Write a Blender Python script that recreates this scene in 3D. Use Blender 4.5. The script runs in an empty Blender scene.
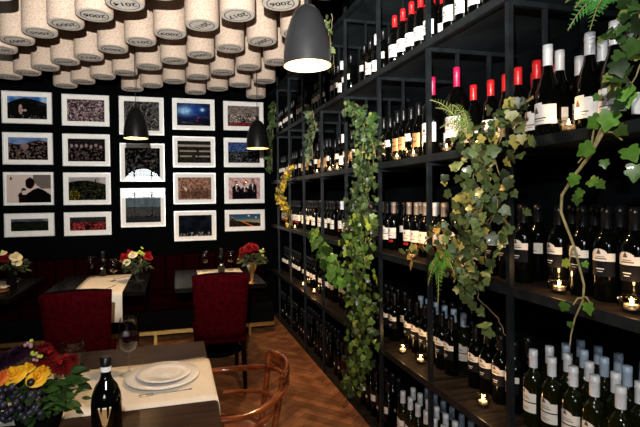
import bpy, math, random
from mathutils import Vector, Matrix, Euler
import numpy as np
random.seed(7)
C = bpy.context.scene.collection
S = bpy.context.scene
PI = math.pi
sin, cos, rad = math.sin, math.cos, math.radians

# ------------------------------------------------------------------ camera
CF, CX, CY = 450.1, 290.95, 204.2
YAW, PIT, ROL = .256, .017, -.012
HC = 1.55
fw = Vector((sin(YAW)*cos(PIT), cos(YAW)*cos(PIT), -sin(PIT)))
r0 = Vector((cos(YAW), -sin(YAW), 0)); u0 = r0.cross(fw)
rt = cos(ROL)*r0 + sin(ROL)*u0; up = -sin(ROL)*r0 + cos(ROL)*u0
cam = bpy.data.cameras.new('camera'); camo = bpy.data.objects.new('camera', cam); C.objects.link(camo)
M3 = Matrix((rt, up, -fw)).transposed()
camo.matrix_world = Matrix.Translation((0, 0, HC)) @ M3.to_4x4()
cam.sensor_width = 36; cam.lens = CF/640*36
cam.shift_x = (320-CX)/640; cam.shift_y = (CY-213.5)/640
cam.clip_start = .02
S.camera = camo

def W(px, py, axis, val):
    """world point seen along a photo direction, on the plane  axis = val"""
    D = fw + rt*((px-CX)/CF) - up*((py-CY)/CF)
    o = Vector((0, 0, HC)); t = (val-o[axis])/D[axis]
    return o + D*t
def PX(p):
    q = Vector(p)-Vector((0, 0, HC)); z = q.dot(fw)
    if z < .05: return (-999, -999, z)
    return (CX+CF*q.dot(rt)/z, CY-CF*q.dot(up)/z, z)

# ------------------------------------------------------------------ world, lights, exposure
w = bpy.data.worlds.new('world'); S.world = w; w.use_nodes = True
w.node_tree.nodes['Background'].inputs[0].default_value = (.5, .6, .8, 1)
w.node_tree.nodes['Background'].inputs[1].default_value = .006
S.view_settings.view_transform = 'Standard'; S.view_settings.look = 'None'
S.view_settings.gamma = 1; S.view_settings.use_curve_mapping = False
S.view_settings.exposure = 0.15

def light(name, kind, loc, power, color, size=.05, target=None, cone=None, blend=.5):
    l = bpy.data.lights.new(name, kind); l.energy = power; l.color = color
    if kind in ('POINT', 'SPOT'): l.shadow_soft_size = size
    if kind == 'SPOT': l.spot_size = cone; l.spot_blend = blend
    if kind == 'AREA': l.size = size
    o = bpy.data.objects.new(name, l); C.objects.link(o); o.location = loc
    if target is not None:
        o.rotation_euler = (Vector(target)-Vector(loc)).to_track_quat('-Z', 'Y').to_euler()
    return o
# the photographer's flash, a hand above the lens, tipped up and left
light('flash', 'SPOT', (-.08, -.02, HC+.42), 1000, (1, .94, .86), .010, (.10, 3.0, 3.05), rad(98), 1.0)
FLASH2 = light('flash_fill', 'POINT', (-.08, -.05, HC+.44), 80, (1, .95, .88), .02)

# ------------------------------------------------------------------ materials
def mat(name, col, rough=.6, metal=0, var=.12, scale=20, coat=0, spec=.5, col2=None, bump=0, emis=None, es=0, trans=0, attr=None, ior=1.45, detail=3, sheen=0, stretch=None):
    m = bpy.data.materials.new(name); m.use_nodes = True
    nt = m.node_tree; b = nt.nodes['Principled BSDF']
    b.inputs['Roughness'].default_value = rough; b.inputs['Metallic'].default_value = metal
    b.inputs['Specular IOR Level'].default_value = spec; b.inputs['IOR'].default_value = ior
    b.inputs['Coat Weight'].default_value = coat; b.inputs['Coat Roughness'].default_value = .05
    b.inputs['Transmission Weight'].default_value = trans
    if sheen: b.inputs['Sheen Weight'].default_value = sheen
    tc = nt.nodes.new('ShaderNodeTexCoord'); n = nt.nodes.new('ShaderNodeTexNoise')
    n.inputs['Scale'].default_value = scale; n.inputs['Detail'].default_value = detail
    src = tc.outputs['Object']
    if stretch:
        mp = nt.nodes.new('ShaderNodeMapping'); mp.inputs['Scale'].default_value = stretch
        nt.links.new(src, mp.inputs['Vector']); src = mp.outputs['Vector']
    nt.links.new(src, n.inputs['Vector'])
    if col2 is None:
        c1 = tuple(max(0, c*(1-var)) for c in col); c2 = tuple(min(1, c*(1+var)) for c in col)
    else: c1, c2 = col, col2
    rp = nt.nodes.new('ShaderNodeValToRGB')
    rp.color_ramp.elements[0].position = .35; rp.color_ramp.elements[0].color = (*c1, 1)
    rp.color_ramp.elements[1].position = .65; rp.color_ramp.elements[1].color = (*c2, 1)
    nt.links.new(n.outputs['Fac'], rp.inputs['Fac']); out = rp.outputs['Color']
    if attr:
        a = nt.nodes.new('ShaderNodeAttribute'); a.attribute_name = attr
        mx = nt.nodes.new('ShaderNodeMix'); mx.data_type = 'RGBA'; mx.blend_type = 'MULTIPLY'
        mx.inputs['Factor'].default_value = 1
        nt.links.new(out, mx.inputs[6]); nt.links.new(a.outputs['Color'], mx.inputs[7]); out = mx.outputs[2]
    nt.links.new(out, b.inputs['Base Color'])
    if bump:
        bp = nt.nodes.new('ShaderNodeBump'); bp.inputs['Strength'].default_value = bump; bp.inputs['Distance'].default_value = .004
        nt.links.new(n.outputs['Fac'], bp.inputs['Height']); nt.links.new(bp.outputs['Normal'], b.inputs['Normal'])
    if emis:
        b.inputs['Emission Color'].default_value = (*emis, 1); b.inputs['Emission Strength'].default_value = es
    return m
def thin_glass(name, tint=(1, 1, 1), ior=1.45, base=.065, pwr=4):
    m = bpy.data.materials.new(name); m.use_nodes = True; nt = m.node_tree
    nt.nodes.remove(nt.nodes['Principled BSDF']); out = nt.nodes['Material Output']
    t = nt.nodes.new('ShaderNodeBsdfTransparent'); t.inputs[0].default_value = (*tint, 1)
    g = nt.nodes.new('ShaderNodeBsdfGlossy'); g.inputs['Roughness'].default_value = .01
    lw = nt.nodes.new('ShaderNodeLayerWeight'); lw.inputs['Blend'].default_value = .5
    pw = nt.nodes.new('ShaderNodeMath'); pw.operation = 'POWER'; pw.inputs[1].default_value = pwr
    f = nt.nodes.new('ShaderNodeMath'); f.operation = 'MULTIPLY_ADD'; f.inputs[1].default_value = .85; f.inputs[2].default_value = base
    nt.links.new(lw.outputs['Facing'], pw.inputs[0]); nt.links.new(pw.outputs[0], f.inputs[0])
    x = nt.nodes.new('ShaderNodeMixShader')
    nt.links.new(f.outputs[0], x.inputs[0]); nt.links.new(t.outputs[0], x.inputs[1]); nt.links.new(g.outputs[0], x.inputs[2])
    nt.links.new(x.outputs[0], out.inputs[0])
    return m
M = {}
M['wall'] = mat('dark_wall', (.0013, .0017, .0017), .8, scale=3, bump=.1, spec=.08, ior=1.02)
M['wallr'] = mat('slate_wall', (.004, .005, .006), .8, scale=4, bump=.1, var=.3, spec=.1, ior=1.02)
M['ceil'] = mat('dark_ceiling', (.005, .005, .0055), .8, scale=3, spec=.1, ior=1.02)
M['wood_floor'] = mat('oak_parquet', (.25, .095, .038), .36, scale=9, attr='tone', col2=(.44, .20, .095), bump=.08)
M['cork'] = mat('cork', (.35, .27, .215), .9, scale=110, col2=(.54, .44, .36), bump=.5, detail=5, spec=.1)
M['corkend'] = mat('cork_end', (.60, .57, .52), .85, scale=60, col2=(.76, .73, .68))
M['ink'] = mat('brown_ink', (.014, .008, .007), .8, scale=30, spec=.1)
M['frame'] = mat('silver_moulding', (.62, .64, .66), .35, .3, scale=20)
M['mat'] = mat('white_mount', (.80, .79, .76), .8, var=.03, scale=30)
M['print'] = mat('photo_print', (1, 1, 1), .6, var=.03, scale=100, attr='tone', spec=.05, ior=1.02)
M['pane'] = thin_glass('picture_glass', ior=1.5)
M['glass'] = thin_glass('drinking_glass', (.95, .96, .96), 1.6, .022, 2.6)
M['wine'] = mat('red_wine', (.012, .0005, .002), .08, var=.1, spec=.3)
M['steel'] = mat('blackened_steel', (.012, .0165, .020), .40, .3, scale=14, var=.35, spec=.4)
M['board'] = mat('dark_board', (.022, .017, .014), .6, scale=5, var=.45, bump=.15, stretch=(1, 8, 1), spec=.2, ior=1.15)
M['sheet'] = mat('blued_steel_sheet', (.020, .027, .032), .38, .2, scale=4, var=.45, spec=.5)
M['bottle'] = mat('dark_glass', (.0012, .0015, .0012), .045, scale=3, spec=.55)
M['greenglass'] = mat('olive_glass', (.007, .008, .0015), .045, scale=3, spec=.55)
M['cap_silver'] = mat('silver_capsule', (.78, .80, .84), .45, .1, scale=40, var=.06)
M['cap_blue'] = mat('pale_blue_capsule', (.42, .54, .68), .45, .1, scale=40, var=.08)
M['cap_red'] = mat('red_capsule', (.62, .016, .020), .35, scale=40, coat=.3)
M['cap_magenta'] = mat('magenta_capsule', (.50, .010, .075), .4, scale=40, coat=.3)
M['cap_black'] = mat('black_capsule', (.006, .006, .007), .3, scale=40, spec=.45)
M['cap_bronze'] = mat('bronze_capsule', (.34, .27, .22), .4, .4, scale=40)
M['label'] = mat('cream_label', (.86, .79, .70), .6, var=.05, scale=60)
M['labelw'] = mat('white_label', (.86, .86, .86), .6, var=.04, scale=60)
M['labelg'] = mat('gold_label', (.52, .30, .12), .45, .3, scale=60)
M['labelb'] = mat('black_label', (.006, .006, .008), .7, scale=60, spec=.15)
M['labelr'] = mat('red_label', (.45, .02, .015), .5, scale=60)
M['mark'] = mat('label_print', (.12, .07, .05), .6, scale=60)
M['leaf'] = mat('ivy_leaf', (.85, .85, .85), .42, scale=50, var=.22, attr='tone', coat=.1)
M['stem'] = mat('vine_stem', (.28, .24, .11), .7, scale=40, var=.3)
M['brownstem'] = mat('woody_stem', (.16, .10, .06), .8, scale=40, var=.3)
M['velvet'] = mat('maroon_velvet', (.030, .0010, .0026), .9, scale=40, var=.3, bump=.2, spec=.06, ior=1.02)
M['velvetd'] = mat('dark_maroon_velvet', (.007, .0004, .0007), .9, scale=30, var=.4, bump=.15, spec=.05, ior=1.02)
M['topshade'] = mat('painted_top_shade', (.004, .002, .003), .8, spec=.1, ior=1.02)
M['blackwood'] = mat('black_wood', (.004, .0035, .0035), .5, scale=12, spec=.2, ior=1.02)
M['table'] = mat('walnut_table', (.018, .0085, .0045), .28, scale=5, col2=(.050, .024, .012), stretch=(1, 7, 1), ior=1.14)
M['tableb'] = mat('black_table', (.003, .0025, .0022), .26, scale=7, col2=(.007, .0055, .0045), stretch=(1, 9, 1), ior=1.15)
M['cloth'] = mat('linen_runner', (.84, .78, .68), .9, scale=160, var=.05, bump=.25)
M['brass'] = mat('brass', (.62, .40, .13), .32, .9, scale=20)
M['gold'] = mat('gold_vase', (.60, .30, .09), .3, .85, scale=20)
M['china'] = mat('white_china', (.90, .89, .88), .15, var=.02, coat=.3)
M['napkin'] = mat('folded_napkin', (.80, .78, .75), .85, var=.04, scale=60)
M['cutlery'] = mat('steel_cutlery', (.62, .60, .57), .2, .95)
M['bent'] = mat('bentwood', (.09, .015, .003), .2, scale=11, col2=(.26, .060, .011), coat=.5, stretch=(1, 1, 4))
M['lampm'] = mat('grey_lamp_metal', (.016, .017, .019), .34, .3, scale=20, var=.08)
M['lampk'] = mat('black_lamp_metal', (.004, .004, .004), .35, scale=20, spec=.25)
M['lampin'] = mat('warm_lamp_lining', (.95, .78, .52), .5, var=.02)
M['bulb'] = mat('lamp_bulb', (1, .9, .7), .5, emis=(1, .76, .46), es=60)
M['cupglass'] = thin_glass('thick_cup_glass', (.9, .88, .84), 1.6, .10, 2)
M['flame'] = mat('candle_flame', (1, .8, .4), .5, emis=(1, .66, .28), es=22)
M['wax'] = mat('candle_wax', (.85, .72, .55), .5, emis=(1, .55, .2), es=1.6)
M['tin'] = mat('candle_tin', (.7, .66, .6), .3, .8)
M['cord'] = mat('black_cord', (.008, .008, .008), .6)
M['yrose'] = mat('yellow_petal', (.95, .50, .02), .55, scale=30, var=.15)
M['orose'] = mat('orange_petal', (.80, .20, .03), .55, scale=30, var=.2)
M['rrose'] = mat('red_petal', (.12, .002, .004), .7, scale=30, var=.3, spec=.2)
M['brose'] = mat('bright_red_petal', (.24, .004, .008), .6, scale=30, var=.35, spec=.2)
M['wrose'] = mat('cream_petal', (.74, .64, .36), .55, scale=30, var=.12)
M['prose'] = mat('purple_petal', (.018, .003, .018), .7, scale=30, var=.3, spec=.2)
M['pink'] = mat('dusky_pink_petal', (.38, .20, .24), .6, scale=30, var=.2)
M['lime'] = mat('lime_petal', (.36, .48, .06), .6, scale=30, var=.15)
M['grape'] = mat('dark_grape', (.022, .022, .034), .35, scale=30, var=.4)
def window_mat():
    m = bpy.data.materials.new('daylight_window'); m.use_nodes = True; nt = m.node_tree
    nt.nodes.remove(nt.nodes['Principled BSDF'])
    e = nt.nodes.new('ShaderNodeEmission'); e.inputs[1].default_value = 16
    e.inputs[0].default_value = (.92, .97, 1, 1)
    nt.links.new(e.outputs[0], nt.nodes['Material Output'].inputs[0]); return m
M['window'] = window_mat()
M['outside'] = mat('town_outside', (.2, .25, .3), .8, scale=5, emis=(.35, .5, .6), es=.5)

# ------------------------------------------------------------------ mesh collector
class MB:
    def __init__(s): s.v = []; s.f = []; s.mi = []; s.sm = []; s.tone = []; s.T = Matrix.Identity(4)
    def add(s, verts, faces, mi=0, smooth=True, tone=(1, 1, 1)):
        b = len(s.v)
        for p in verts: s.v.append(tuple(s.T @ Vector(p)))
        for f in faces:
            s.f.append(tuple(i+b for i in f)); s.mi.append(mi); s.sm.append(smooth); s.tone.append(tone)
    def box(s, a, b, mi=0, tone=(1, 1, 1)):
        x0, y0, z0 = [min(a[i], b[i]) for i in range(3)]; x1, y1, z1 = [max(a[i], b[i]) for i in range(3)]
        s.add([(x0,y0,z0),(x1,y0,z0),(x1,y1,z0),(x0,y1,z0),(x0,y0,z1),(x1,y0,z1),(x1,y1,z1),(x0,y1,z1)],
              [(0,3,2,1),(4,5,6,7),(0,1,5,4),(1,2,6,5),(2,3,7,6),(3,0,4,7)], mi, False, tone)
    def lathe(s, prof, n=20, c=(0, 0, 0), mi=0, cap0=True, cap1=True, a0=0, a1=2*PI, smooth=True, sx=1, sy=1):
        full = abs(a1-a0-2*PI) < 1e-6; m = n if full else n+1
        v = []; f = []
        for (r, z) in prof:
            for i in range(m):
                a = a0+(a1-a0)*i/n; v.append((c[0]+r*cos(a)*sx, c[1]+r*sin(a)*sy, c[2]+z))
        for k in range(len(prof)-1):
            for i in range(n):
                j = (i+1) % m if full else i+1
                f.append((k*m+i, k*m+j, (k+1)*m+j, (k+1)*m+i))
        s.add(v, f, mi, smooth)
        if full:
            if cap0 and prof[0][0] > 1e-5: s.add(v[:m], [tuple(range(m-1, -1, -1))], mi, False)
            if cap1 and prof[-1][0] > 1e-5: s.add(v[-m:], [tuple(range(m))], mi, False)
    def tube(s, pts, r, n=6, mi=0, closed=False):
        pts = [Vector(p) for p in pts]; N = len(pts)
        rs = r if isinstance(r, (list, tuple)) else [r]*N
        v = []; f = []; prev = None
        for i, p in enumerate(pts):
            if closed: t = pts[(i+1) % N]-pts[i-1]
            else: t = pts[min(i+1, N-1)]-pts[max(i-1, 0)]
            if t.length < 1e-9: t = Vector((0, 0, 1))
            t.normalize()
            if prev is None:
                a = Vector((0, 0, 1)) if abs(t.z) < .9 else Vector((1, 0, 0))
                nrm = t.cross(a).normalized()
            else:
                nrm = prev-t*prev.dot(t)
                nrm = nrm.normalized() if nrm.length > 1e-6 else t.orthogonal().normalized()
            prev = nrm; bn = t.cross(nrm)
            for k in range(n):
                a = 2*PI*k/n; v.append(tuple(p+(nrm*cos(a)+bn*sin(a))*rs[i]))
        for i in range(N if closed else N-1):
            for k in range(n):
                j = (i+1) % N
                f.append((i*n+k, i*n+(k+1) % n, j*n+(k+1) % n, j*n+k))
        s.add(v, f, mi, True)
        if not closed:
            s.add(v[:n], [tuple(range(n-1, -1, -1))], mi, False); s.add(v[-n:], [tuple(range(n))], mi, False)
    def strip(s, path, cross, mi=0, cap=True):
        """cross: function i -> list of points around section i"""
        secs = [cross(i) for i in range(len(path))]; n = len(secs[0]); v = [p for q in secs for p in q]; f = []
        for i in range(len(secs)-1):
            for k in range(n): f.append((i*n+k, i*n+(k+1) % n, (i+1)*n+(k+1) % n, (i+1)*n+k))
        s.add(v, f, mi, True)
        if cap: s.add(secs[0], [tuple(range(n-1, -1, -1))], mi, False); s.add(secs[-1], [tuple(range(n))], mi, False)
    def ball(s, c, r, n=8, mi=0, sz=1):
        pr = [(max(1e-4, r*sin(PI*i/(n//2+1))), -r*sz*cos(PI*i/(n//2+1))) for i in range(n//2+2)]
        s.lathe(pr, n, c, mi, False, False)
    def build(s, name, mats, parent=None, loc=None, rz=0, bevel=0, tone=False):
        me = bpy.data.meshes.new(name); me.from_pydata(s.v, [], s.f)
        if not isinstance(mats, (list, tuple)): mats = [mats]
        for m in mats: me.materials.append(m)
        me.polygons.foreach_set('material_index', s.mi)
        me.polygons.foreach_set('use_smooth', s.sm)
        if tone:
            at = me.attributes.new('tone', 'FLOAT_COLOR', 'CORNER')
            arr = []
            for f, t in zip(s.f, s.tone): arr += [t[0], t[1], t[2], 1.0]*len(f)
            at.data.foreach_set('color', arr)
        me.update()
        o = bpy.data.objects.new(name, me); C.objects.link(o)
        if parent: o.parent = parent
        if loc is not None: o.location = loc
        o.rotation_euler.z = rz
        if bevel:
            b = o.modifiers.new('bevel', 'BEVEL'); b.width = bevel; b.segments = 2; b.limit_method = 'ANGLE'
        return o
def tag(o, label=None, cat=None, group=None, kind=None):
    if label: o['label'] = label
    if cat: o['category'] = cat
    if group: o['group'] = group
    if kind: o['kind'] = kind
    return o
def empty(name, loc=(0, 0, 0), rz=0, **k):
    o = bpy.data.objects.new(name, None); C.objects.link(o); o.location = loc; o.rotation_euler.z = rz
    o.empty_display_size = .05
    return tag(o, **k)
KIDS = {}
def copy_tree(o, parent=None):
    c = o.copy(); C.objects.link(c)
    if parent: c.parent = parent
    for ch in KIDS.get(o.name, [x for x in o.children]): copy_tree(ch, c)
    return c
ORD = ['first', 'second', 'third', 'fourth', 'fifth', 'sixth', 'seventh', 'eighth', 'ninth', 'tenth', 'eleventh', 'twelfth']

# ------------------------------------------------------------------ setting
XD = 1.252      # front plane of the wine rack
XW = 1.80       # right wall
YB = 5.8        # back wall
XL, YR, ZC = -3.2, -3.2, 3.22
m = MB(); m.box((XL-.1, YB, -.1), (XW+.1, YB+.1, ZC+.1)); tag(m.build('wall_back', M['wall']), kind='structure')
m = MB(); m.box((XW, YR, -.1), (XW+.1, YB, ZC+.1)); tag(m.build('wall_right', M['wallr']), kind='structure')
m = MB(); m.box((XL-.1, YR, -.1), (XL, YB, ZC+.1)); tag(m.build('wall_left', M['wall']), kind='structure')
m = MB(); m.box((XL, YR, ZC), (XW, YB, ZC+.1)); tag(m.build('ceiling', M['ceil']), kind='structure')
# rear wall with the arched window whose reflection shows in the picture glass
WX, WR, WZ0, WZS, WZT = -.90, .72, .95, 1.55, 2.48
m = MB()
arch = [(WX+WR*cos(a), WZS+(WZT-WZS)*sin(a)) for a in [PI*i/24 for i in range(25)]]
m.box((XL-.1, YR-.1, -.1), (WX-WR, YR, ZC+.1)); m.box((WX+WR, YR-.1, -.1), (XW+.1, YR, ZC+.1))
m.box((WX-WR, YR-.1, -.1), (WX+WR, YR, WZ0))
for i in range(24):
    (xa, za), (xb, zb) = arch[i], arch[i+1]
    m.add([(xb, YR, zb), (xa, YR, za), (xa, YR, ZC+.1), (xb, YR, ZC+.1), (xb, YR-.1, zb), (xa, YR-.1, za), (xa, YR-.1, ZC+.1), (xb, YR-.1, ZC+.1)],
          [(0, 3, 2, 1), (4, 5, 6, 7), (0, 1, 5, 4), (2, 3, 7, 6), (1, 2, 6, 5), (3, 0, 4, 7)], 0, False)
tag(m.build('wall_rear', M['wall']), kind='structure')
wt = empty('window_1', (WX, YR, WZ0), kind='structure')
m = MB(); n_ = len(arch)
v = [(x-WX, -.06, z-WZ0) for x, z in arch]
m.add(v, [tuple(range(n_))], 0, False); m.build('sky_pane', M['window'], wt)
m = MB(); m.box((-WR, -.065, 0), (WR, -.06, WZS-WZ0)); m.build('lower_pane', M['outside'], wt)
m = MB()
for x in (-.26, .26): m.box((x-.02, -.055, 0), (x+.02, -.01, 1.46))
for z in (.02, WZS-WZ0, ): m.box((-WR, -.055, z-.025), (WR, -.01, z+.025))
m.build('window_frame', M['blackwood'], wt)

# herringbone parquet floor
m = MB(); m.box((XL, YR, -.1), (XW, YB, -.006)); 
L_, W_ = .42, .07
def plank(cx, cy, ang):
    a = Vector((cos(ang), sin(ang), 0)); b = Vector((-sin(ang), cos(ang), 0)); c = Vector((cx, cy, 0))
    g = .0012
    t = random.uniform(.62, 1.12); tt = (t, t*random.uniform(.92, 1.0), t*random.uniform(.85, 1.0))
    q = [c-a*(L_/2-g)-b*(W_/2-g), c+a*(L_/2-g)-b*(W_/2-g), c+a*(L_/2-g)+b*(W_/2-g), c-a*(L_/2-g)+b*(W_/2-g)]
    # clip to the room
    if any(p.x < XL-.0 or p.x > XW or p.y > YB or p.y < 0.0 for p in q):
        q = [Vector((min(max(p.x, XL), XW), min(max(p.y, 0), YB), 0)) for p in q]
        if (q[0]-q[2]).length < .02: return
    m.add([tuple(p) for p in q], [(0, 1, 2, 3)], 1, False, tt)
A1 = rad(45+20)
stepx = L_/math.sqrt(2)
# classic herringbone laid along the room, rows zig-zag
e1 = Vector((cos(rad(45)), sin(rad(45)), 0)); e2 = Vector((-sin(rad(45)), cos(rad(45)), 0))
for i in range(-60, 130):
    for j in range(-12, 22):
        # plank pair in lattice frame (e1, e2): horizontal plank at shift, vertical plank after it
        ox = i*W_ + j*2*L_*0
        base = e1*(i*W_+j*L_) + e2*(i*W_-j*L_)
        ph = base + e1*(L_/2)+e2*(W_/2)
        pv = base + e1*(L_+W_/2)+e2*(W_-L_/2+ (L_-L_))
        for (p, a) in ((ph, rad(45)), (pv, rad(135))):
            if XL-.2 < p.x < XW+.2 and -.2 < p.y < YB+.2: plank(p.x, p.y, a)
fl = m.build('floor', [M['blackwood'], M['wood_floor']], tone=True); tag(fl, kind='structure')

# ------------------------------------------------------------------ wine rack
T0, DT = 1.473, .566
PY = [T0+k*DT for k in range(-1, 9)]
PY = [y for y in PY if y < YB-.03]
YN = PY[0]-DT*.6
LV = {'A': 2.328, 'B': 1.752, 'C': 1.192, 'D': .594, 'F': .012, 'Z': 2.904}
rack = empty('wine_rack', (XD, 3.2, 0), label='tall black steel open wine rack with dark boards covering the right wall', cat='wine rack')
def rel(m): m.T = Matrix.Translation((-XD, -3.2, 0)); return m
for y in PY:
    for dx, w_ in ((0, .021), (.17, .015), (.36, .017)):
        m = rel(MB()); m.box((XD+dx, y-w_/2, 0 if dx == 0 else LV['B']), (XD+dx+w_, y+w_/2, ZC-.002)); m.build('post', M['steel'], rack)
for k, z in LV.items():
    if k == 'F':
        m = rel(MB()); m.box((XD+.004, YN, .0), (XW-.005, YB-.005, .012)); m.build('base_board', M['board'], rack); continue
    m = rel(MB()); m.box((XD+.001, YN, z-.022), (XW-.005, YB-.005, z)); m.build('shelf_board', M['board'], rack)
    m = rel(MB()); m.box((XD+.001, YN, z-.0295), (XW-.005, YB-.005, z-.0225)); m.build('steel_underside', M['sheet'], rack)
    m = rel(MB()); m.box((XD-.005, YN, z-.034), (XD, YB-.005, z+.002)); m.box((XD, YN, z-.036), (XD+.020, YB-.005, z-.030)); m.build('front_beam', M['steel'], rack)
    for y in PY:
        m = rel(MB()); m.box((XD+.01, y-.010, z-.052), (XW-.008, y+.010, z-.031)); m.build('cross_beam', M['steel'], rack)

# ------------------------------------------------------------------ bottles
def label_patch(m, r, z0, z1, half, mi, n=8, cy=0):
    m.lathe([(r, z0), (r, z1)], n, (0, 0, 0), mi, False, False, PI-half+cy, PI+half+cy)
def bottle_kind(name, body, cap, kind, R=.0375, H=.31, shape='bordeaux', text=True):
    m = MB()
    if shape == 'bordeaux':
        pr = [(R*.9, 0), (R, .006), (R, H*.60), (R*.94, H*.645), (R*.68, H*.70), (.0155, H*.75), (.0145, H*.95), (.0155, H*.955), (.0155, H)]
    else:
        pr = [(R*.9, 0), (R, .006), (R, H*.42), (R*.95, H*.50), (R*.72, H*.60), (R*.46, H*.70), (.0155, H*.78), (.0145, H*.95), (.0155, H)]
    m.lathe(pr, 20, (0, 0, 0)); o = m.build(name, M[body])
    kids = []
    m = MB(); z0 = H*.775
    m.lathe([(.0163, z0), (.0160, H*.93), (.0168, H*.935), (.0168, H*.955), (.0162, H*.96), (.0162, H+.002), (.010, H+.003)], 16)
    kids.append(m.build('capsule', M[cap], o))
    m = MB(); r = R+.0006; r2 = R+.0011
    ms = [M['label'], M['mark'], M['labelb'], M['labelw'], M['labelg'], M['labelr']]
    def band(z0, z1, mi, half=1.15): label_patch(m, r, z0, z1, half, mi, 12)
    def line(z, h, half, cy=0, mi=1): label_patch(m, r2, z, z+h, half, mi, 6, cy)
    def dome(z, h, half, cy):
        for q0, q1, k_ in ((0, .4, 1), (.4, .7, .82), (.7, .88, .58), (.88, 1, .32)): label_patch(m, r, z+h*q0, z+h*q1, half*k_, 0, 8, cy)
    def emblem(z, s, cy=0):   # a small engraved house on a mound
        label_patch(m, r2, z, z+s*.35, .42*s/.02*.5, 1, 8, cy)
        label_patch(m, r2, z+s*.35, z+s*.7, .30*s/.02*.5, 1, 6, cy)
        label_patch(m, r2, z+s*.7, z+s, .13*s/.02*.5, 1, 4, cy)
    if kind == 'band':       # black label below a cream band with emblem
        band(H*.43, H*.515, 0); dome(H*.515, H*.045, .62, -.12); emblem(H*.505, .0165, -.12)
        line(H*.452, .0035, .5); line(H*.475, .002, .35)
        band(H*.27, H*.42, 2); line(H*.345, .003, .32, 0, 3); line(H*.318, .002, .22, 0, 3)
    elif kind == 'double':
        band(H*.34, H*.455, 0); dome(H*.455, H*.045, .66, -.2); emblem(H*.447, .0175, -.2)
        line(H*.375, .0028, .55); line(H*.40, .0018, .4)
        band(H*.20, H*.325, 0); line(H*.255, .002, .4); line(H*.235, .0016, .3)
    elif kind == 'white':
        band(H*.18, H*.42, 3, 1.2); emblem(H*.31, .016); line(H*.27, .004, .5); line(H*.235, .002, .4)
    elif kind == 'cream':
        band(H*.13, H*.34, 3, 1.3); label_patch(m, r, H*.34, H*.365, .7, 3, 8, -.5); emblem(H*.25, .022, -.35); line(H*.19, .004, .6, -.1); line(H*.165, .002, .45, -.1)
    elif kind == 'redfoot':
        band(H*.25, H*.36, 0); band(H*.365, H*.47, 0); emblem(H*.39, .015); line(H*.30, .003, .5); band(H*.17, H*.215, 5, .6)
    elif kind == 'gold':
        band(H*.22, H*.46, 4, 1.2); line(H*.30, .008, .6); line(H*.38, .004, .5)
    elif kind == 'plain': band(H*.30, H*.36, 0, .25)
    elif kind == 'small':
        band(H*.36, H*.50, 0, 1.0); emblem(H*.44, .013); line(H*.39, .003, .45)
    kids.append(m.build('label', ms, o))
    KIDS[o.name] = kids
    return o
PROTO = {}
KDEF = {
 'silver_double': ('wine_bottle', 'greenglass', 'cap_silver', 'double'),
 'blue_double': ('wine_bottle', 'greenglass', 'cap_blue', 'double'),
 'black_band': ('wine_bottle', 'bottle', 'cap_black', 'band'),
 'black_small': ('wine_bottle', 'bottle', 'cap_black', 'small'),
 'black_plain': ('wine_bottle', 'bottle', 'cap_black', 'plain'),
 'black_double': ('wine_bottle', 'bottle', 'cap_black', 'double'),
 'black_redfoot': ('wine_bottle', 'bottle', 'cap_black', 'redfoot'),
 'red_white': ('wine_bottle', 'bottle', 'cap_red', 'white'),
 'silver_white': ('wine_bottle', 'bottle', 'cap_silver', 'white'),
 'silver_cream': ('wine_bottle', 'bottle', 'cap_silver', 'cream', .042, .325, 'burgundy'),
 'red_cream': ('wine_bottle', 'bottle', 'cap_red', 'cream', .041, .31, 'burgundy'),
 'bronze_redfoot': ('wine_bottle', 'bottle', 'cap_bronze', 'redfoot'),
 'silver_redfoot': ('wine_bottle', 'bottle', 'cap_silver', 'redfoot'),
 'black_gold': ('wine_bottle', 'bottle', 'cap_black', 'gold', .034, .32),
 'magnum': ('magnum_bottle', 'bottle', 'cap_magenta', 'white', .055, .42),
}
DESC = {
 'silver_double': 'silver-capped green wine bottle with a two-band cream label',
 'blue_double': 'pale-blue-capped wine bottle with a cream label',
 'black_band': 'black wine bottle with a cream band above a black label',
 'black_small': 'dark wine bottle with a small cream label',
 'red_white': 'red-capped dark wine bottle with a white label',
 'silver_white': 'silver-capped dark wine bottle with a white label',
 'silver_cream': 'silver-capped sloping wine bottle with a big pale label',
 'red_cream': 'red-capped sloping wine bottle',
 'bronze_redfoot': 'bronze-capped wine bottle with a cream and red label',
 'silver_redfoot': 'silver-capped wine bottle with a cream and red label',
 'black_gold': 'slim dark wine bottle with a gold label',
 'magnum': 'tall magnum with magenta cap',
}
SHORT = {'silver_double': 'silver-capped green bottle', 'blue_double': 'pale-blue-capped bottle', 'black_band': 'black-capped cream-banded bottle', 'black_small': 'dark small-labelled bottle', 'black_double': 'dark two-labelled bottle', 'black_plain': 'dark bottle', 'black_redfoot': 'dark red-footed bottle',
 'red_white': 'red-capped white-labelled bottle', 'silver_white': 'silver-capped white-labelled bottle', 'bronze_redfoot': 'bronze-capped bottle', 'silver_redfoot': 'silver-capped red-footed bottle', 'black_gold': 'slim gold-labelled bottle'}
def vis(x, y, z, h=.31, mg=6):
    a, b = PX((x, y, z)), PX((x, y, z+h))
    r = .04*CF/max(a[2], .1)+mg
    return a[2] > .3 and max(a[0], b[0])+r > 0 and min(a[0], b[0])-r < 640 and max(a[1], b[1]) > -mg and min(a[1], b[1]) < 427+mg
NB = [0]
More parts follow.
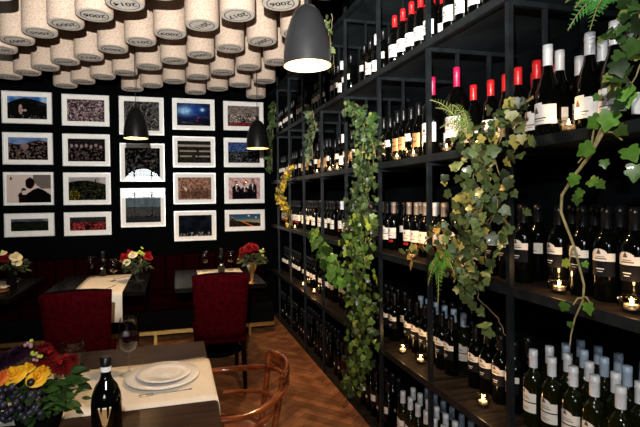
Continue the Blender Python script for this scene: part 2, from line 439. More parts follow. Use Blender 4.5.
def put_bottle(kind, x, y, z, label, group, rz=None):
    H = KDEF[kind][5] if len(KDEF[kind]) > 5 else .31
    if not vis(x, y, z, H): return None
    if kind not in PROTO:
        d = KDEF[kind]; PROTO[kind] = o = bottle_kind(*d)
    else: o = copy_tree(PROTO[kind])
    o.location = (x, y, z); o.rotation_euler.z = rz if rz is not None else random.uniform(-.10, .30)
    tag(o, label, 'bottle', group); NB[0] += 1
    return o
LN = {'A': 'top shelf', 'B': 'second shelf down', 'C': 'third shelf down', 'D': 'fourth shelf down', 'F': 'rack floor'}
BAY = ['bay cut by the right edge of the photo', 'second bay from the right', 'third bay from the right', 'fourth bay from the right',
       'fifth bay from the right', 'sixth bay from the right', 'seventh bay from the right', 'eighth bay from the right', 'bay in the far corner']
def fill(lev, cell, kinds, rows, n=6, x0=XD+.10, pitch=.092, dx=.092, stag=True, skip=0):
    """rows of bottles in one bay; kinds: one kind per row, front row first"""
    ya = PY[cell]; yb = PY[cell+1] if cell+1 < len(PY) else YB
    n = min(n, int((yb-ya-.03)/pitch+.02)); z = LV[lev]+.001
    for r in range(rows):
        k = kinds[r % len(kinds)]
        off = (ya+yb)/2-(n-1)*pitch/2+((r % 2)-.5)*(.3*pitch if stag else 0)
        for i in range(n):
            if random.random() < skip: continue
            y = off+i*pitch+random.uniform(-.003, .003)
            if y < ya+.053 or y > yb-.053: 
                y = min(max(y, ya+.053), yb-.053)
            if lev == 'D' and cell == 1 and y < 1.64: continue
            kk = k if isinstance(k, str) else k[i % len(k)]
            rown = ['front row', 'second row', 'third row', 'back row'][r]
            g = '%s bottles on the %s, %s' % (rown, LN[lev], BAY[cell])
            lab = '%s, %s from left, %s, %s, %s' % (SHORT[kk], ORD[n-1-i], rown, LN[lev], BAY[cell].replace('bay cut by the right edge of the photo', 'rightmost bay').replace(' from the right', ' from right'))
            g = '%s bottles on the %s, %s' % (rown, LN[lev], BAY[cell])
            put_bottle(kk, x0+r*dx, y, z, lab, g)
# --- bottom right: silver capped bottles on the fourth shelf
for r, (xr, k) in enumerate(((1.428, 'silver_double'), (1.524, 'silver_double'), (1.620, 'blue_double'), (1.714, 'blue_double'))):
    ys = [1.55-.103*i-(.0 if r % 2 == 0 else -.012+.0)+(.02 if r == 3 else 0) for i in range(6)]
    if r == 0: ys = [1.535, 1.441, 1.343, 1.256, 1.160, 1.065]
    if r == 1: ys = [1.550, 1.459, 1.363, 1.256, 1.169, 1.075]
    if r == 2: ys = [1.560, 1.473, 1.383, 1.291, 1.200, 1.105]
    if r == 3: ys = [1.575, 1.491, 1.402, 1.300, 1.210]
    for i, y in enumerate(ys):
        rn = ['front row', 'second row', 'third row', 'back row'][r]
        put_bottle(k, xr, y, LV['D']+.001, '%s bottle, %s from left in the %s of the bottom right group' % ('silver-capped' if r < 2 else 'pale-blue-capped', ORD[i], rn), 'silver and blue capped bottles at bottom right')
# fourth shelf, other bays
fill('D', 1, ['black_band', 'black_small'], 2, 5, x0=XD+.19, pitch=.088)
fill('D', 2, ['black_band', 'blue_double', 'black_small'], 3, 6, x0=XD+.17, pitch=.088)
for c in (3, 4): fill('D', c, ['black_band', 'black_small'], 2, x0=XD+.15)
for c in (5, 6): fill('D', c, ['black_small'], 2, x0=XD+.15)
for c in (7, 8): fill('D', c, ['black_small'], 1, x0=XD+.15)
# rack floor
for c in (1, 2): fill('F', c, ['silver_double', 'silver_double', 'blue_double', 'blue_double'] if c == 1 else ['silver_double', 'silver_double', 'blue_double', 'black_small'], 4, 6, x0=1.372, dx=.084, pitch=.088)
fill('F', 3, [('black_small', 'black_plain'), 'black_plain'], 2, x0=XD+.10)
for c in (4, 5, 6): fill('F', c, ['black_plain'], 2, x0=XD+.10)
for c in (7, 8): fill('F', c, ['black_plain'], 1, x0=XD+.10)
# third shelf
fill('C', 0, ['black_band', 'black_band', 'black_small'], 3, 6, x0=XD+.135, pitch=.096)
fill('C', 1, ['black_band', 'black_small'], 2, 6, x0=XD+.12, pitch=.088)
fill('C', 2, [('bronze_redfoot', 'silver_redfoot', 'bronze_redfoot', 'bronze_redfoot'), 'bronze_redfoot'], 2, 6, x0=XD+.15)
fill('C', 3, [('bronze_redfoot', 'black_double'), 'black_small'], 2, x0=XD+.15)
fill('C', 4, [('black_double', 'silver_redfoot', 'black_double'), 'black_small'], 2, x0=XD+.15)
for c in (5, 6): fill('C', c, [('black_double', 'black_small')], 2, x0=XD+.15)
for c in (7, 8): fill('C', c, ['black_redfoot'], 1, x0=XD+.15)
# second shelf: nearest bay, placed bottle by bottle
zB = LV['B']+.001
for i, (kind, x, y, d) in enumerate([
    ('silver_cream', 1.305, 1.332, 'leftmost silver-capped bottle just right of the red caps, second shelf down'),
    ('silver_cream', 1.400, 1.374, 'silver-capped bottle behind the leftmost silver one, second shelf down'),
    ('silver_white', 1.492, 1.375, 'short silver-capped bottle half hidden in the middle of the silver group, second shelf down'),
    ('silver_cream', 1.345, 1.200, 'silver-capped bottle with round label right of the candle, second shelf down'),
    ('silver_cream', 1.450, 1.245, 'silver-capped bottle behind the round-label bottle, second shelf down'),
    ('silver_cream', 1.330, 1.100, 'silver-capped bottle beside the ivy, second shelf down'),
    ('silver_cream', 1.430, 1.130, 'silver-capped bottle mostly behind ivy at the right edge, second shelf down'),
    ('red_cream', 1.372, 1.552, 'red-capped bottle right of the steel post with big shoulders, second shelf down'),
    ('red_cream', 1.374, 1.456, 'red-capped bottle standing right beside the leftmost silver cap, second shelf down'),
    ('red_white', 1.482, 1.480, 'red cap peeping out between two silver caps, second shelf down'),
    ('red_white', 1.500, 1.600, 'red cap cut by the steel post, second shelf down')]):
    put_bottle(kind, x, y, zB, d, 'mixed bottles on the second shelf beside the ivy', .15)
for x, y, k, d in ((1.400, 1.655, 'red_cream', 'red-capped bottle nearest left of the thick steel post, second shelf down'),
                   (1.400, 1.750, 'red_white', 'red-capped bottle second left of the thick steel post, second shelf down'),
                   (1.380, 1.845, 'red_cream', 'red-capped bottle with white label above the ivy, second shelf down')):
    put_bottle(k, x, y, zB, d, 'red-capped bottles above the ivy', .1)
put_bottle('magnum', 1.36, 1.945, zB, 'tall magenta-capped bottle right of the thin steel post, second shelf down', 'tall magenta-capped bottles', .1)
put_bottle('magnum', 1.345, 2.135, zB, 'tall magenta-capped bottle with big white label left of the thin steel post', 'tall magenta-capped bottles', .1)
for i, (x, y, k) in enumerate(((1.46, 2.16, 'red_white'), (1.36, 2.30, 'black_gold'), (1.36, 2.385, 'black_small'), (1.36, 2.475, 'black_gold'), (1.36, 2.55, 'black_gold'), (1.46, 2.35, 'black_small'), (1.46, 2.45, 'black_small'))):
    put_bottle(k, x, y, zB, '%s, %s left of the tall magnum, second shelf down' % (SHORT[k], ORD[i]), 'mixed dark bottles left of the magnum')
for c in (3, 4): fill('B', c, [('black_small', 'black_gold', 'black_small', 'silver_white'), 'black_small'], 2, 6, x0=XD+.13)
for c in (5, 6): fill('B', c, [('black_small', 'black_gold')], 2, 6, x0=XD+.12)
for c in (7, 8): fill('B', c, ['black_small'], 1, x0=XD+.12)
# top shelf
fill('A', 1, [('silver_white', 'red_white')], 1, 5, x0=XD+.07, pitch=.098)
fill('A', 2, ['red_white', 'red_white'], 2, 5, x0=XD+.07, pitch=.098)
fill('A', 3, [('black_small', 'silver_white', 'black_double')], 1, 4, x0=XD+.10, pitch=.10)
fill('A', 4, [('black_small', 'black_small', 'silver_white')], 1, 5, x0=XD+.09)
for c in (5, 6): fill('A', c, ['black_small'], 1, 4, x0=XD+.09)
for c in (7, 8): fill('A', c, ['black_small'], 1, 6, x0=XD+.09)
print('bottles', NB[0])

# ------------------------------------------------------------------ tea lights
def make_candle():
    o = empty('tealight_holder')
    m = MB(); m.lathe([(.018, 0), (.024, .004), (.032, .03), (.037, .048), (.0355, .048), (.030, .03), (.021, .008), (.001, .008)], 16, cap0=True, cap1=False)
    k = [m.build('glass_cup', M['cupglass'], o)]
    m = MB(); m.lathe([(.0195, .010), (.0195, .024), (.018, .024), (.018, .021)], 14, cap1=False); k.append(m.build('candle_tin', M['tin'], o))
    m = MB(); m.lathe([(.0178, .012), (.0178, .0215), (.001, .0205)], 12, cap1=False); k.append(m.build('wax', M['wax'], o))
    m = MB(); m.lathe([(.001, .022), (.0042, .027), (.0045, .031), (.002, .041), (.0003, .046)], 8, cap0=False); k.append(m.build('flame', M['flame'], o))
    KIDS[o.name] = k
    return o
CD = [('C', 1.335, 1.315, 'in front of the large-label bottles, rightmost on the third shelf'),
      ('C', 1.315, 1.035, 'cut by the right edge of the photo, third shelf'),
      ('C', 1.300, 1.842, 'half hidden in the big ivy, third shelf'),
      ('C', 1.298, 2.274, 'in front of the red-footed labels, third shelf'),
      ('D', 1.339, 1.734, 'largest and lowest, fourth shelf'),
      ('D', 1.333, 2.454, 'left one of the pair left of the steel post, fourth shelf'),
      ('D', 1.345, 2.276, 'right one of the pair left of the steel post, fourth shelf'),
      ('D', 1.325, 4.58, 'far one of two glowing low at the far end, fourth shelf'),
      ('D', 1.330, 4.22, 'near one of two glowing low at the far end, fourth shelf'),
      ('B', 1.285, 1.225, 'between silver-capped bottles, second shelf'),
      ('B', 1.285, 1.70, 'above the big ivy, second shelf'),
      ('B', 1.285, 1.92, 'right of the thin steel post, second shelf'),
      ('B', 1.285, 2.23, 'left of the tall magnum, second shelf'),
      ('B', 1.285, 2.42, 'beside the gold-label bottles, second shelf'),
      ('B', 1.285, 3.00, 'just left of the long ivy, second shelf'),
      ('B', 1.285, 3.42, 'second left of the long ivy, second shelf'),
      ('B', 1.285, 3.60, 'third left of the long ivy, second shelf'),
      ('B', 1.285, 3.95, 'fourth left of the long ivy, second shelf'),
      ('C', 1.285, 4.75, 'glowing among far labels behind the yellow ivy, third shelf')]
cp = None
for lv, x, y, d in CD:
    if cp is None: cp = o = make_candle()
    else: o = copy_tree(cp)
    o.location = (x, y, LV[lv]+.001); tag(o, 'lit tealight, '+d, 'candle', 'lit tealights on the rack')
    light('tealight_glow', 'POINT', (x-.0, y, LV[lv]+.062), .35, (1, .55, .22), .012)

# ------------------------------------------------------------------ pictures on the back wall
def N2(seed, nx, ny):
    rs = np.random.RandomState(seed); g = rs.rand(ny+1, nx+1)
    def f(u, v):
        x = u*nx; y = v*ny; i = min(int(x), nx-1); j = min(int(y), ny-1); a = x-i; b = y-j
        return (g[j, i]*(1-a)+g[j, i+1]*a)*(1-b)+(g[j+1, i]*(1-a)+g[j+1, i+1]*a)*b
    return f
def mixc(a, b, t): t = min(1, max(0, t)); return tuple(a[i]*(1-t)+b[i]*t for i in range(3))
def ell(u, v, cu, cv, ru, rv): return ((u-cu)/ru)**2+((v-cv)/rv)**2 < 1
nA, nB, nC, nD = N2(1, 30, 20), N2(2, 9, 6), N2(3, 60, 34), N2(4, 16, 3)
K = (.006, .006, .007)
def person(u, v, cu, base, h, wd=.5):
    hr = h*.11; hx = hr*.72
    return ell(u, v, cu, base+h-hr, hx, hr) or (base <= v < base+h*.80 and abs(u-cu) < h*wd*.33*(1 if v < base+h*.7 else .75))
def p_hill(u, v):
    top = .80+.12*sin(u*4.2-.3)-.25*max(0, .3-u)
    if v > top: return mixc((.04, .16, .42), (.35, .5, .65), nB(u, v)*1.4-.3)
    if ell(u, v, .33, .42, .05, .22) or ell(u, v, .42, .38, .07, .05): return mixc((.30, .12, .10), (.55, .5, .45), nC(u, v))
    if v < .16 and nC(u, v) > .8: return (.3, .3, .3)
    return mixc(K, (.02, .022, .018), nA(u, v))
def p_rocks(u, v):
    if v > .78-.1*sin(u*6): return mixc((.10, .20, .42), (.30, .35, .45), nB(u, v))
    if ell(u, v, .42, .6, .09, .15): return (.28, .2, .19)
    return mixc(K, (.30, .22, .20), (nA(u, v)-.45)*2)
def p_drinker(u, v):
    bg = (.62, .53, .49)
    if u > .60 and v > .72-1.2*(u-.60) and v > .5: bg = (.20, .18, .16)
    if ell(u, v, .52, .70, .105, .20): return (.02, .012, .012)
    if v < .52-.9*abs(u-.70)**1.5*1.8 and u > .42: return (.012, .008, .010)
    if ell(u, v, .38, .47, .055, .05) or (abs(u-.335) < .010 and .3 < v < .46): return (.03, .02, .02)
    if v < .30 and .26 < u < .45 and v < .30-.4*abs(u-.36): return (.02, .012, .012)
    if ell(u, v, .30, .25, .045, .11): return (.03, .02, .02)
    if v < .10 and u > .28: return (.02, .015, .015)
    if ell(u, v, .10, .86, .02, .06): return (.03, .02, .02)
    return bg
def p_field(u, v):
    if v > .74+.08*nD(u, .3): return mixc((.06, .08, .11), (.22, .24, .28), nB(u, v))
    return mixc((.010, .014, .009), (.07, .08, .05), (nC(u, v)-.45)*1.4)
def p_speckle(u, v): return mixc((.02, .012, .014), (.70, .55, .58), (nC(u, v)*.6+nA(u, v)*.7-.55)*1.9*(.6+.8*nB(u, v)))
def p_group(u, v):
    for i in range(7):
        if ell(u, v, .1+i*.13, .68+.05*sin(i*3), .04, .08): return (.32, .25, .24)
    if v < .6: return mixc(K, (.30, .22, .22), (nA(u, v)-.5)*1.6)
    return mixc(K, (.05, .04, .05), nA(u, v))
def p_town(u, v):
    sk = .72+.14*sin(u*3.0+.4)+(.10 if abs(u-.72) < .015 else 0)
    if v > sk: return mixc((.30, .28, .29), (.52, .48, .48), nB(u, v))
    if v < .4 and u < .3: return mixc(K, (.45, .38, .04), (nC(u, v)-.5)*2.2)
    return mixc(K, (.12, .13, .07), (nC(u, v)-.5)*2)
def p_crowdred(u, v):
    if v > .82: return (.05, .05, .06)
    if v < .62: return mixc((.02, .006, .008), (.60, .12, .12), (nC(u, v)+nD(u, v)*.6-.75)*2)
    return mixc(K, (.08, .09, .07), nA(u, v))
def p_waves(u, v):
    t = sin(26*v+9*nB(u, v)*3+5*u)*.5+.5
    return mixc((.015, .015, .015), (.45, .45, .44), (t-.45)*1.6*max(0, nA(u, v)+.05))
def p_mono(u, v): return mixc(K, (.28, .27, .26), (nA(u, v)+nC(u, v)*.5-.8)*1.5)
def p_river(u, v):
    if v > .82: return mixc((.30, .34, .36), (.5, .5, .5), nB(u, v))
    if v > .52: return mixc((.04, .07, .09), (.20, .24, .26), nD(u, v))
    if v < .16: return (.04, .045, .05)
    return mixc((.012, .012, .012), (.10, .08, .06), nA(u, v))
def p_glow(u, v):
    b = math.exp(-((u-.22)**2*30+(v-.66)**2*40)); b2 = math.exp(-((u-.76)**2*300+(v-.72)**2*220))
    if ell(u, v, .60, .22, .015, .05) or ell(u, v, .63, .34, .02, .04): return (.45, .03, .03)
    return mixc(mixc((.003, .006, .02), (.02, .09, .35), math.exp(-((u-.4)**2*4+(v-.7)**2*9))), (.5, .8, 1), max(b*(.4+.8*nA(u, v)), b2))
def p_reflect_strips(u, v):
    if v > .25 and (int(v*12) % 3 == 0) and nD(u, v) > .35: return (.34, .31, .27)  # pale strips: reflections in the glass, painted into the print colour
    return mixc(K, (.07, .06, .05), nA(u, v))
def p_warm(u, v):
    for i in range(6):
        if person(u, v, .16+i*.14, .08, .45+.05*sin(i*5)): return mixc((.02, .01, .01), (.30, .18, .13), nC(u, v))
    if ell(u, v, .2, .4, .07, .16): return (.7, .55, .5)
    return mixc((.10, .04, .025), (.55, .36, .27), nA(u, v))
def p_night(u, v):
    if v < .2 and nC(u, v) > .72: return (.40, .40, .38)
    if ell(u, v, .52, .55, .12, .2): return (.012, .014, .02)
    return mixc((.006, .008, .014), (.03, .035, .05), nB(u, v))
def p_hall(u, v):
    if v < .2: return mixc((.14, .02, .03), (.25, .05, .06), nA(u, v))
    if v < .6: return mixc(K, (.65, .58, .52), (nC(u, v)+nD(u, v)*.3-.55)*2)
    return mixc((.10, .08, .08), (.36, .30, .28), nA(u, v))
def p_blue(u, v):
    if v > .55: return mixc((.01, .02, .06), (.12, .2, .42), nA(u, v))
    return mixc(K, (.32, .34, .38), (nC(u, v)-.6)*2.2)
def p_three(u, v):
    for cu, hh in ((.24, .84), (.50, .76), (.76, .92)):
        if ell(u, v, cu, hh-.09, .048, .095): return (.30, .18, .13)
        if ell(u, v, cu, hh-.02, .05, .05): return (.02, .012, .01)
        if v < hh-.18 and abs(u-cu) < .135-.10*max(0, (v-(hh-.30))/.12):
            if abs(u-cu+.0) < .028*max(0, (v-hh+.52))*3: return (.55, .53, .52)
            if ell(u, v, cu+.05, .38, .03, .05): return (.28, .16, .12)
            return (.012, .010, .014)
    if int(u*14+v*9) % 3 == 0 and nC(u, v) > .5: return (.45, .14, .18)
    return mixc((.48, .32, .32), (.66, .52, .50), nA(u, v))
def p_castle(u, v):
    if v < .55 and abs(u-.12) < .10+.05*(.5-v) or (v < .8 and abs(u-.10) < .045) or v < .42-.25*max(0, u-.3)+.05*nD(u, v):
        if abs(u-(.45+.9*(.35-v))) < .035: return (.65, .22, .05)
        return mixc(K, (.14, .10, .06), (nC(u, v)-.4)*1.5)
    if ell(u, v, .62, .85, .03, .05) or ell(u, v, .85, .72, .025, .05): return (.75, .75, .6)
    return mixc((.10, .20, .24), (.03, .10, .20), (v-.4)*1.6) if v > .6 else mixc((.42, .34, .22), (.10, .20, .24), (v-.35)*3.5)
COLS = [-1.862, -1.240, -.612, .008, .637]; FW = .518
PIC = [
 (0, 2.423, 2.789, p_hill, 'dark hill under blue sky', .055), (0, 1.954, 2.320, p_rocks, 'rocky village under blue sky', .055),
 (0, 1.486, 1.867, p_drinker, 'silhouette of a man sipping from a glass', .03), (0, 1.125, 1.394, p_field, 'wide dark field under grey sky', .065),
 (1, 2.414, 2.781, p_speckle, 'pale speckled blossom pattern', .055), (1, 1.941, 2.318, p_group, 'dim group of people', .055),
 (1, 1.482, 1.863, p_town, 'dark hillside town under pale sky', .055), (1, 1.118, 1.395, p_crowdred, 'panorama of a red-lit crowd', .06),
 (2, 2.323, 2.784, p_waves, 'black and white swirling waves', .055), (2, 1.756, 2.219, p_mono, 'black and white crowd', .055),
 (2, 1.201, 1.673, p_river, 'river landscape, lowest of the middle column', .055),
 (3, 2.399, 2.787, p_glow, 'dark stage with a blue glow', .055), (3, 1.933, 2.316, p_reflect_strips, 'dark interior with reflections painted as pale strips', .055),
 (3, 1.473, 1.860, p_warm, 'people in a warm brown room', .055), (3, 1.011, 1.385, p_night, 'almost black night scene', .055),
 (4, 2.408, 2.777, p_hall, 'pale crowd on a dark red floor', .055), (4, 1.937, 2.310, p_blue, 'people in blue light', .055),
 (4, 1.470, 1.858, p_three, 'three people in dark suits', .055), (4, 1.115, 1.386, p_castle, 'castle at dusk with a lit road', .055)]
CN = ['leftmost column', 'second column', 'middle column', 'fourth column', 'rightmost column']
for c, z0, z1, fn, d, bd in PIC:
    x0 = COLS[c]; h = z1-z0; t = .010
    o = empty('framed_picture', (x0+FW/2, YB, z0+h/2), label='framed photograph of %s, %s' % (d, CN[c]), cat='picture', group='framed photographs on the back wall')
    m = MB(); X, Z = FW/2, h/2
    m.box((-X, -.030, -Z), (-X+t, -.001, Z)); m.box((X-t, -.030, -Z), (X, -.001, Z)); m.box((-X+t, -.030, -Z), (X-t, -.001, -Z+t)); m.box((-X+t, -.030, Z-t), (X-t, -.001, Z))
    m.build('frame', M['frame'], o)
    m = MB(); m.box((-X+t, -.016, -Z+t), (X-t, -.002, Z-t)); m.build('mount', M['mat'], o)
    m = MB(); nx, ny = 64, 42; pw = X-bd; phh = Z-bd
    v = [(-pw+2*pw*i/nx, -.0175, -phh+2*phh*j/ny) for j in range(ny+1) for i in range(nx+1)]
    b = len(m.v); m.v += v
    for j in range(ny):
        for i in range(nx):
            a = j*(nx+1)+i; m.f.append((a, a+1, a+nx+2, a+nx+1)); m.mi.append(0); m.sm.append(False); m.tone.append(tuple(q_**1.3 for q_ in fn((i+.5)/nx, (j+.5)/ny)))
    m.build('print', M['print'], o, tone=True)
    m = MB(); m.add([(-X+t, -.026, -Z+t), (X-t, -.026, -Z+t), (X-t, -.026, Z-t), (-X+t, -.026, Z-t)], [(0, 1, 2, 3)], 0, False); m.build('glass_pane', M['pane'], o)

# ------------------------------------------------------------------ giant corks under the ceiling
RC, ZK = .120, 2.78
ROWS = {'nearest': [(-1.346, 4.19, '2011'), (-1.146, 3.927, '2007'), (-.931, 3.703, '2005'), (-.71, 3.484, '2009'), (-.49, 3.272, '2006'), (-.274, 3.037, '2014'), (-.050, 2.815, '2008'), (.172, 2.593, '2012'), (.394, 2.371, '2009')],
 'second': [(-1.569, 5.09, '2010'), (-1.348, 4.893, '2013'), (-1.135, 4.673, '2001'), (-.913, 4.432, '2003'), (-.688, 4.249, '2012'), (-.46, 3.98, '2009'), (-.228, 3.743, '2013'), (-.002, 3.514, '2009'), (.22, 3.291, '2011'), (.442, 3.057, '2017'), (.682, 2.807, '2006'), (.905, 2.585, '2015')],
 'third': [(-1.111, 5.368, '2002'), (-.896, 5.149, '2004'), (-.665, 4.897, '2011'), (-.436, 4.697, '2008'), (-.198, 4.436, '2010'), (.028, 4.195, '2002'), (.25, 3.975, '2004'), (.475, 3.75, '2010'), (.70, 3.525, '2005'), (.92, 3.30, '2016')],
 'fourth': [(-.423, 5.388, '2007'), (-.205, 5.16, '2014'), (.03, 4.93, '2009'), (.265, 4.70, '2010'), (.490, 4.478, '2003'), (.712, 4.255, '2007'), (.935, 4.035, '2012')],
 'fifth': [(.275, 5.40, '2010'), (.508, 5.17, '2005'), (.73, 4.945, '2004'), (.96, 4.73, '2006')],
 'farthest': [(1.008, 5.486, '2011')],
 'frontmost': [(-1.02, 3.05, '2004'), (-.80, 2.83, '2010'), (-.575, 2.605, '2013'), (-1.24, 3.27, '2006'), (-1.46, 3.49, '2008'), (-.35, 2.38, '2002')]}
ROT = {(.22, 3.291): 55, (.442, 3.057): 40, (.25, 3.975): 30, (-.228, 3.743): 10, (.028, 4.195): 25, (-.198, 4.436): -10, (.70, 3.525): 60, (.682, 2.807): 25, (-.274, 3.037): 8, (.475, 3.75): -5}
cork0 = None; ymesh = {}
def year_mesh(txt):
    if txt in ymesh: return ymesh[txt]
    cu = bpy.data.curves.new('year', 'FONT'); cu.body = txt; cu.size = .072; cu.align_x = 'CENTER'; cu.align_y = 'CENTER'; cu.offset = .0014; cu.resolution_u = 3
    ob = bpy.data.objects.new('year_tmp', cu); C.objects.link(ob)
    dg = bpy.context.evaluated_depsgraph_get(); me = bpy.data.meshes.new_from_object(ob.evaluated_get(dg)); me.name = 'year_print_'+txt
    bpy.data.objects.remove(ob); me.materials.clear(); me.materials.append(M['ink']); ymesh[txt] = me
    return me
ncork = 0
for rn, lst in ROWS.items():
    for i, (x, y, yr) in enumerate(lst):
        if rn == 'frontmost' and i not in (0, 1, 3, 4): pass
        a = PX((x, y, ZK))
        if rn in ('nearest', 'frontmost', 'second') and a[1] < -16 : continue
        if a[0] < -24 or a[0] > 345: continue
        if cork0 is None:
            m = MB(); L = ZC-.001-ZK
            m.lathe([(RC-.006, 0), (RC, .006), (RC, L-.004), (RC-.004, L)], 40, mi=0, cap0=False)
            m.lathe([(.0001, 0), (RC-.006, 0)], 40, mi=1, cap0=False, cap1=False)
            cork0 = o = m.build('giant_cork', [M['cork'], M['corkend']])
            m = MB(); m.lathe([(.084, -.0012), (.090, -.0012)], 40, cap0=False, cap1=False)
            ring = m.build('printed_ring', M['ink'], o)
        else:
            o = cork0.copy(); C.objects.link(o)
            rg = ring.copy(); C.objects.link(rg); rg.parent = o
        o.location = (x, y, ZK); o.rotation_euler.z = rad(-ROT.get((x, y), random.choice([0, -8, 15, 5])))
        t = bpy.data.objects.new('year_print', year_mesh(yr)); C.objects.link(t); t.parent = o; t.location = (0, 0, -.0015); t.rotation_euler = (0, PI, 0)
        ncork += 1
        tag(o, 'giant beige cork under the ceiling, %s from left in the %s slanting row' % (ORD[i], rn), 'cork decoration', 'giant corks hanging under the ceiling')
print('corks', ncork)

# ------------------------------------------------------------------ pendant lamps
def pendant(x, y, zb, mm, label, power):
    o = empty('pendant_lamp', (x, y, zb), label=label, cat='pendant lamp', group='bell-shaped pendant lamps')
    m = MB(); R = .112; t = .003
    pr = [(R, 0), (R*.985, .05), (R*.93, .11), (R*.84, .16), (R*.70, .21), (R*.52, .25), (R*.34, .272), (R*.18, .28)]
    m.lathe(pr+[(.012, .284)], 40, mi=0, cap0=False)
    m.lathe([(R, 0), (R-t, 0)]+[(r-t, z-.004) for r, z in pr[1:]], 40, mi=1, cap0=False)
    m.build('lamp_shade', [mm, M['lampin']], o)
    m = MB(); m.lathe([(.013, .283), (.013, .315), (.006, .325)], 12); m.build('lamp_cap', mm, o)
    m = MB(); m.lathe([(.001, .055), (.030, .065), (.042, .095), (.036, .125), (.02, .15), (.016, .19)], 16); m.build('bulb', M['bulb'], o)
    m = MB(); m.lathe([(.02, .19), (.02, .262)], 12); m.build('lamp_socket', M['lampk'], o)
    m = MB(); m.tube([(0, 0, .32), (0, 0, ZC-.001-zb)], .0032, 6); m.build('cord', M['cord'], o)
    l = light('pendant_light', 'SPOT', (x, y, zb+.045), power, (1, .62, .30), .04, (x, y, 0), rad(150), .6)
    return o
q = W(307.5, 66, 1, 2.02); pendant(q.x, q.y, q.z, M['lampm'], 'large grey bell pendant lamp hanging nearest the camera beside the wine rack', 42)
q = W(136, 138.5, 1, 4.45); pendant(q.x, q.y, q.z, M['lampk'], 'small black bell pendant lamp hanging over the middle column of pictures', 30)
q = W(257.5, 148.5, 1, 4.45); pendant(q.x, q.y, q.z, M['lampk'], 'small black bell pendant lamp hanging before the rightmost column of pictures', 30)

# ------------------------------------------------------------------ banquette
o = empty('banquette', (-.8, 5.4, 0), label='long dark maroon tufted banquette running under the pictures', cat='bench')
m = MB(); m.T = Matrix.Translation((.8, -5.4, 0))
x = -3.1
m = MB(); n = 0
x = -2.3
while x < 1.75:
    m.box((x+.004, .17, .46), (x+.196, .36, .86)); x += .2
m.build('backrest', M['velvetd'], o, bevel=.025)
m = MB(); x = -2.3
while x < 1.6:
    m.box((x+.003, -.42, .34), (x+.397, .17, .47)); x += .4
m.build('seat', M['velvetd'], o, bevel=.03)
m = MB(); m.box((-2.3, -.36, .10), (1.9, .34, .34)); m.build('plinth', M['blackwood'], o)
m = MB(); m.box((-2.3, -.39, .085), (1.9, -.365, .125)); 
for x in (-1.9, -.62+1.2, .0, 1.6, -1.1): m.box((x, -.39, 0), (x+.03, -.365, .085))
m.build('brass_rail', M['brass'], o)

# ------------------------------------------------------------------ tables
def table(cx, cy, wx, wy, label, mm, zt=.75, th=.04):
    o = empty('restaurant_table', (cx, cy, 0), label=label, cat='table')
    m = MB(); m.box((-wx/2, -wy/2, zt-th), (wx/2, wy/2, zt)); m.build('tabletop', mm, o, bevel=.004)
    m = MB(); m.lathe([(.24, 0), (.24, .012), (.05, .03), (.035, .05), (.035, zt-th-.02), (.12, zt-th-.001)], 24); m.build('pedestal', M['blackwood'], o)
    return o
ZT = .75
t_front = table(-.64, 1.955, 1.59, 1.18, 'dark walnut table in the foreground laid with a linen runner and plates', M['table'])
t_mid = table(-.665, 4.60, .84, 1.05, 'dark table behind the left maroon chair with a linen runner hanging down', M['tableb'])
t_right = table(.415, 4.60, .83, 1.05, 'dark table behind the right maroon chair near the wine rack', M['tableb'])
t_left = table(-1.72, 4.60, .84, 1.05, 'dark table cut by the left edge of the photo', M['tableb'])

def runner(pts_along, half, axis, label, crease=0):
    """thin cloth following pts (a, z) along an axis; half width"""
    m = MB(); v = []; f = []; n = len(pts_along); k = 9
    for (a, z, c) in pts_along:
        for j in range(k):
            s_ = -half+2*half*j/(k-1)
            wob = crease*sin(s_*23+a*5)
            if axis == 'y': v.append((c+s_, a+wob, z))
            else: v.append((a+wob, c+s_, z))
    for i in range(n-1):
        for j in range(k-1): f.append((i*k+j, i*k+j+1, (i+1)*k+j+1, (i+1)*k+j))
    m.add(v, f); o = m.build('table_runner', M['cloth'])
    s = o.modifiers.new('solid', 'SOLIDIFY'); s.thickness = .0022; s.offset = 1 if axis == 'y' else -1
    tag(o, label, 'table runner', 'linen table runners'); return o
rz_ = ZT+.0012
runner([(-.95+i*.1, rz_, 2.02) for i in range(11)]+[(.146, rz_, 2.02), (.158, rz_-.003, 2.015), (.163, rz_-.02, 2.01), (.165, rz_-.055, 2.0)], .238, 'x', 'cream linen runner under the white plates, draped over the table end')
runner([(4.058, .50, -.64), (4.060, .60, -.64), (4.064, .72, -.64), (4.070, rz_-.004, -.64), (4.085, rz_, -.64)]+[(4.2+.2*i, rz_, -.64) for i in range(5)], .208, 'y', 'cream linen runner hanging down over the front edge of the middle table')
runner([(4.46+.19*i, rz_, .47) for i in range(4)], .235, 'y', 'cream linen runner lying flat on the right table behind the maroon chair')
runner([(4.15+.2*i, rz_, -1.66) for i in range(5)], .18, 'y', 'cream linen runner on the table at the left edge of the photo')

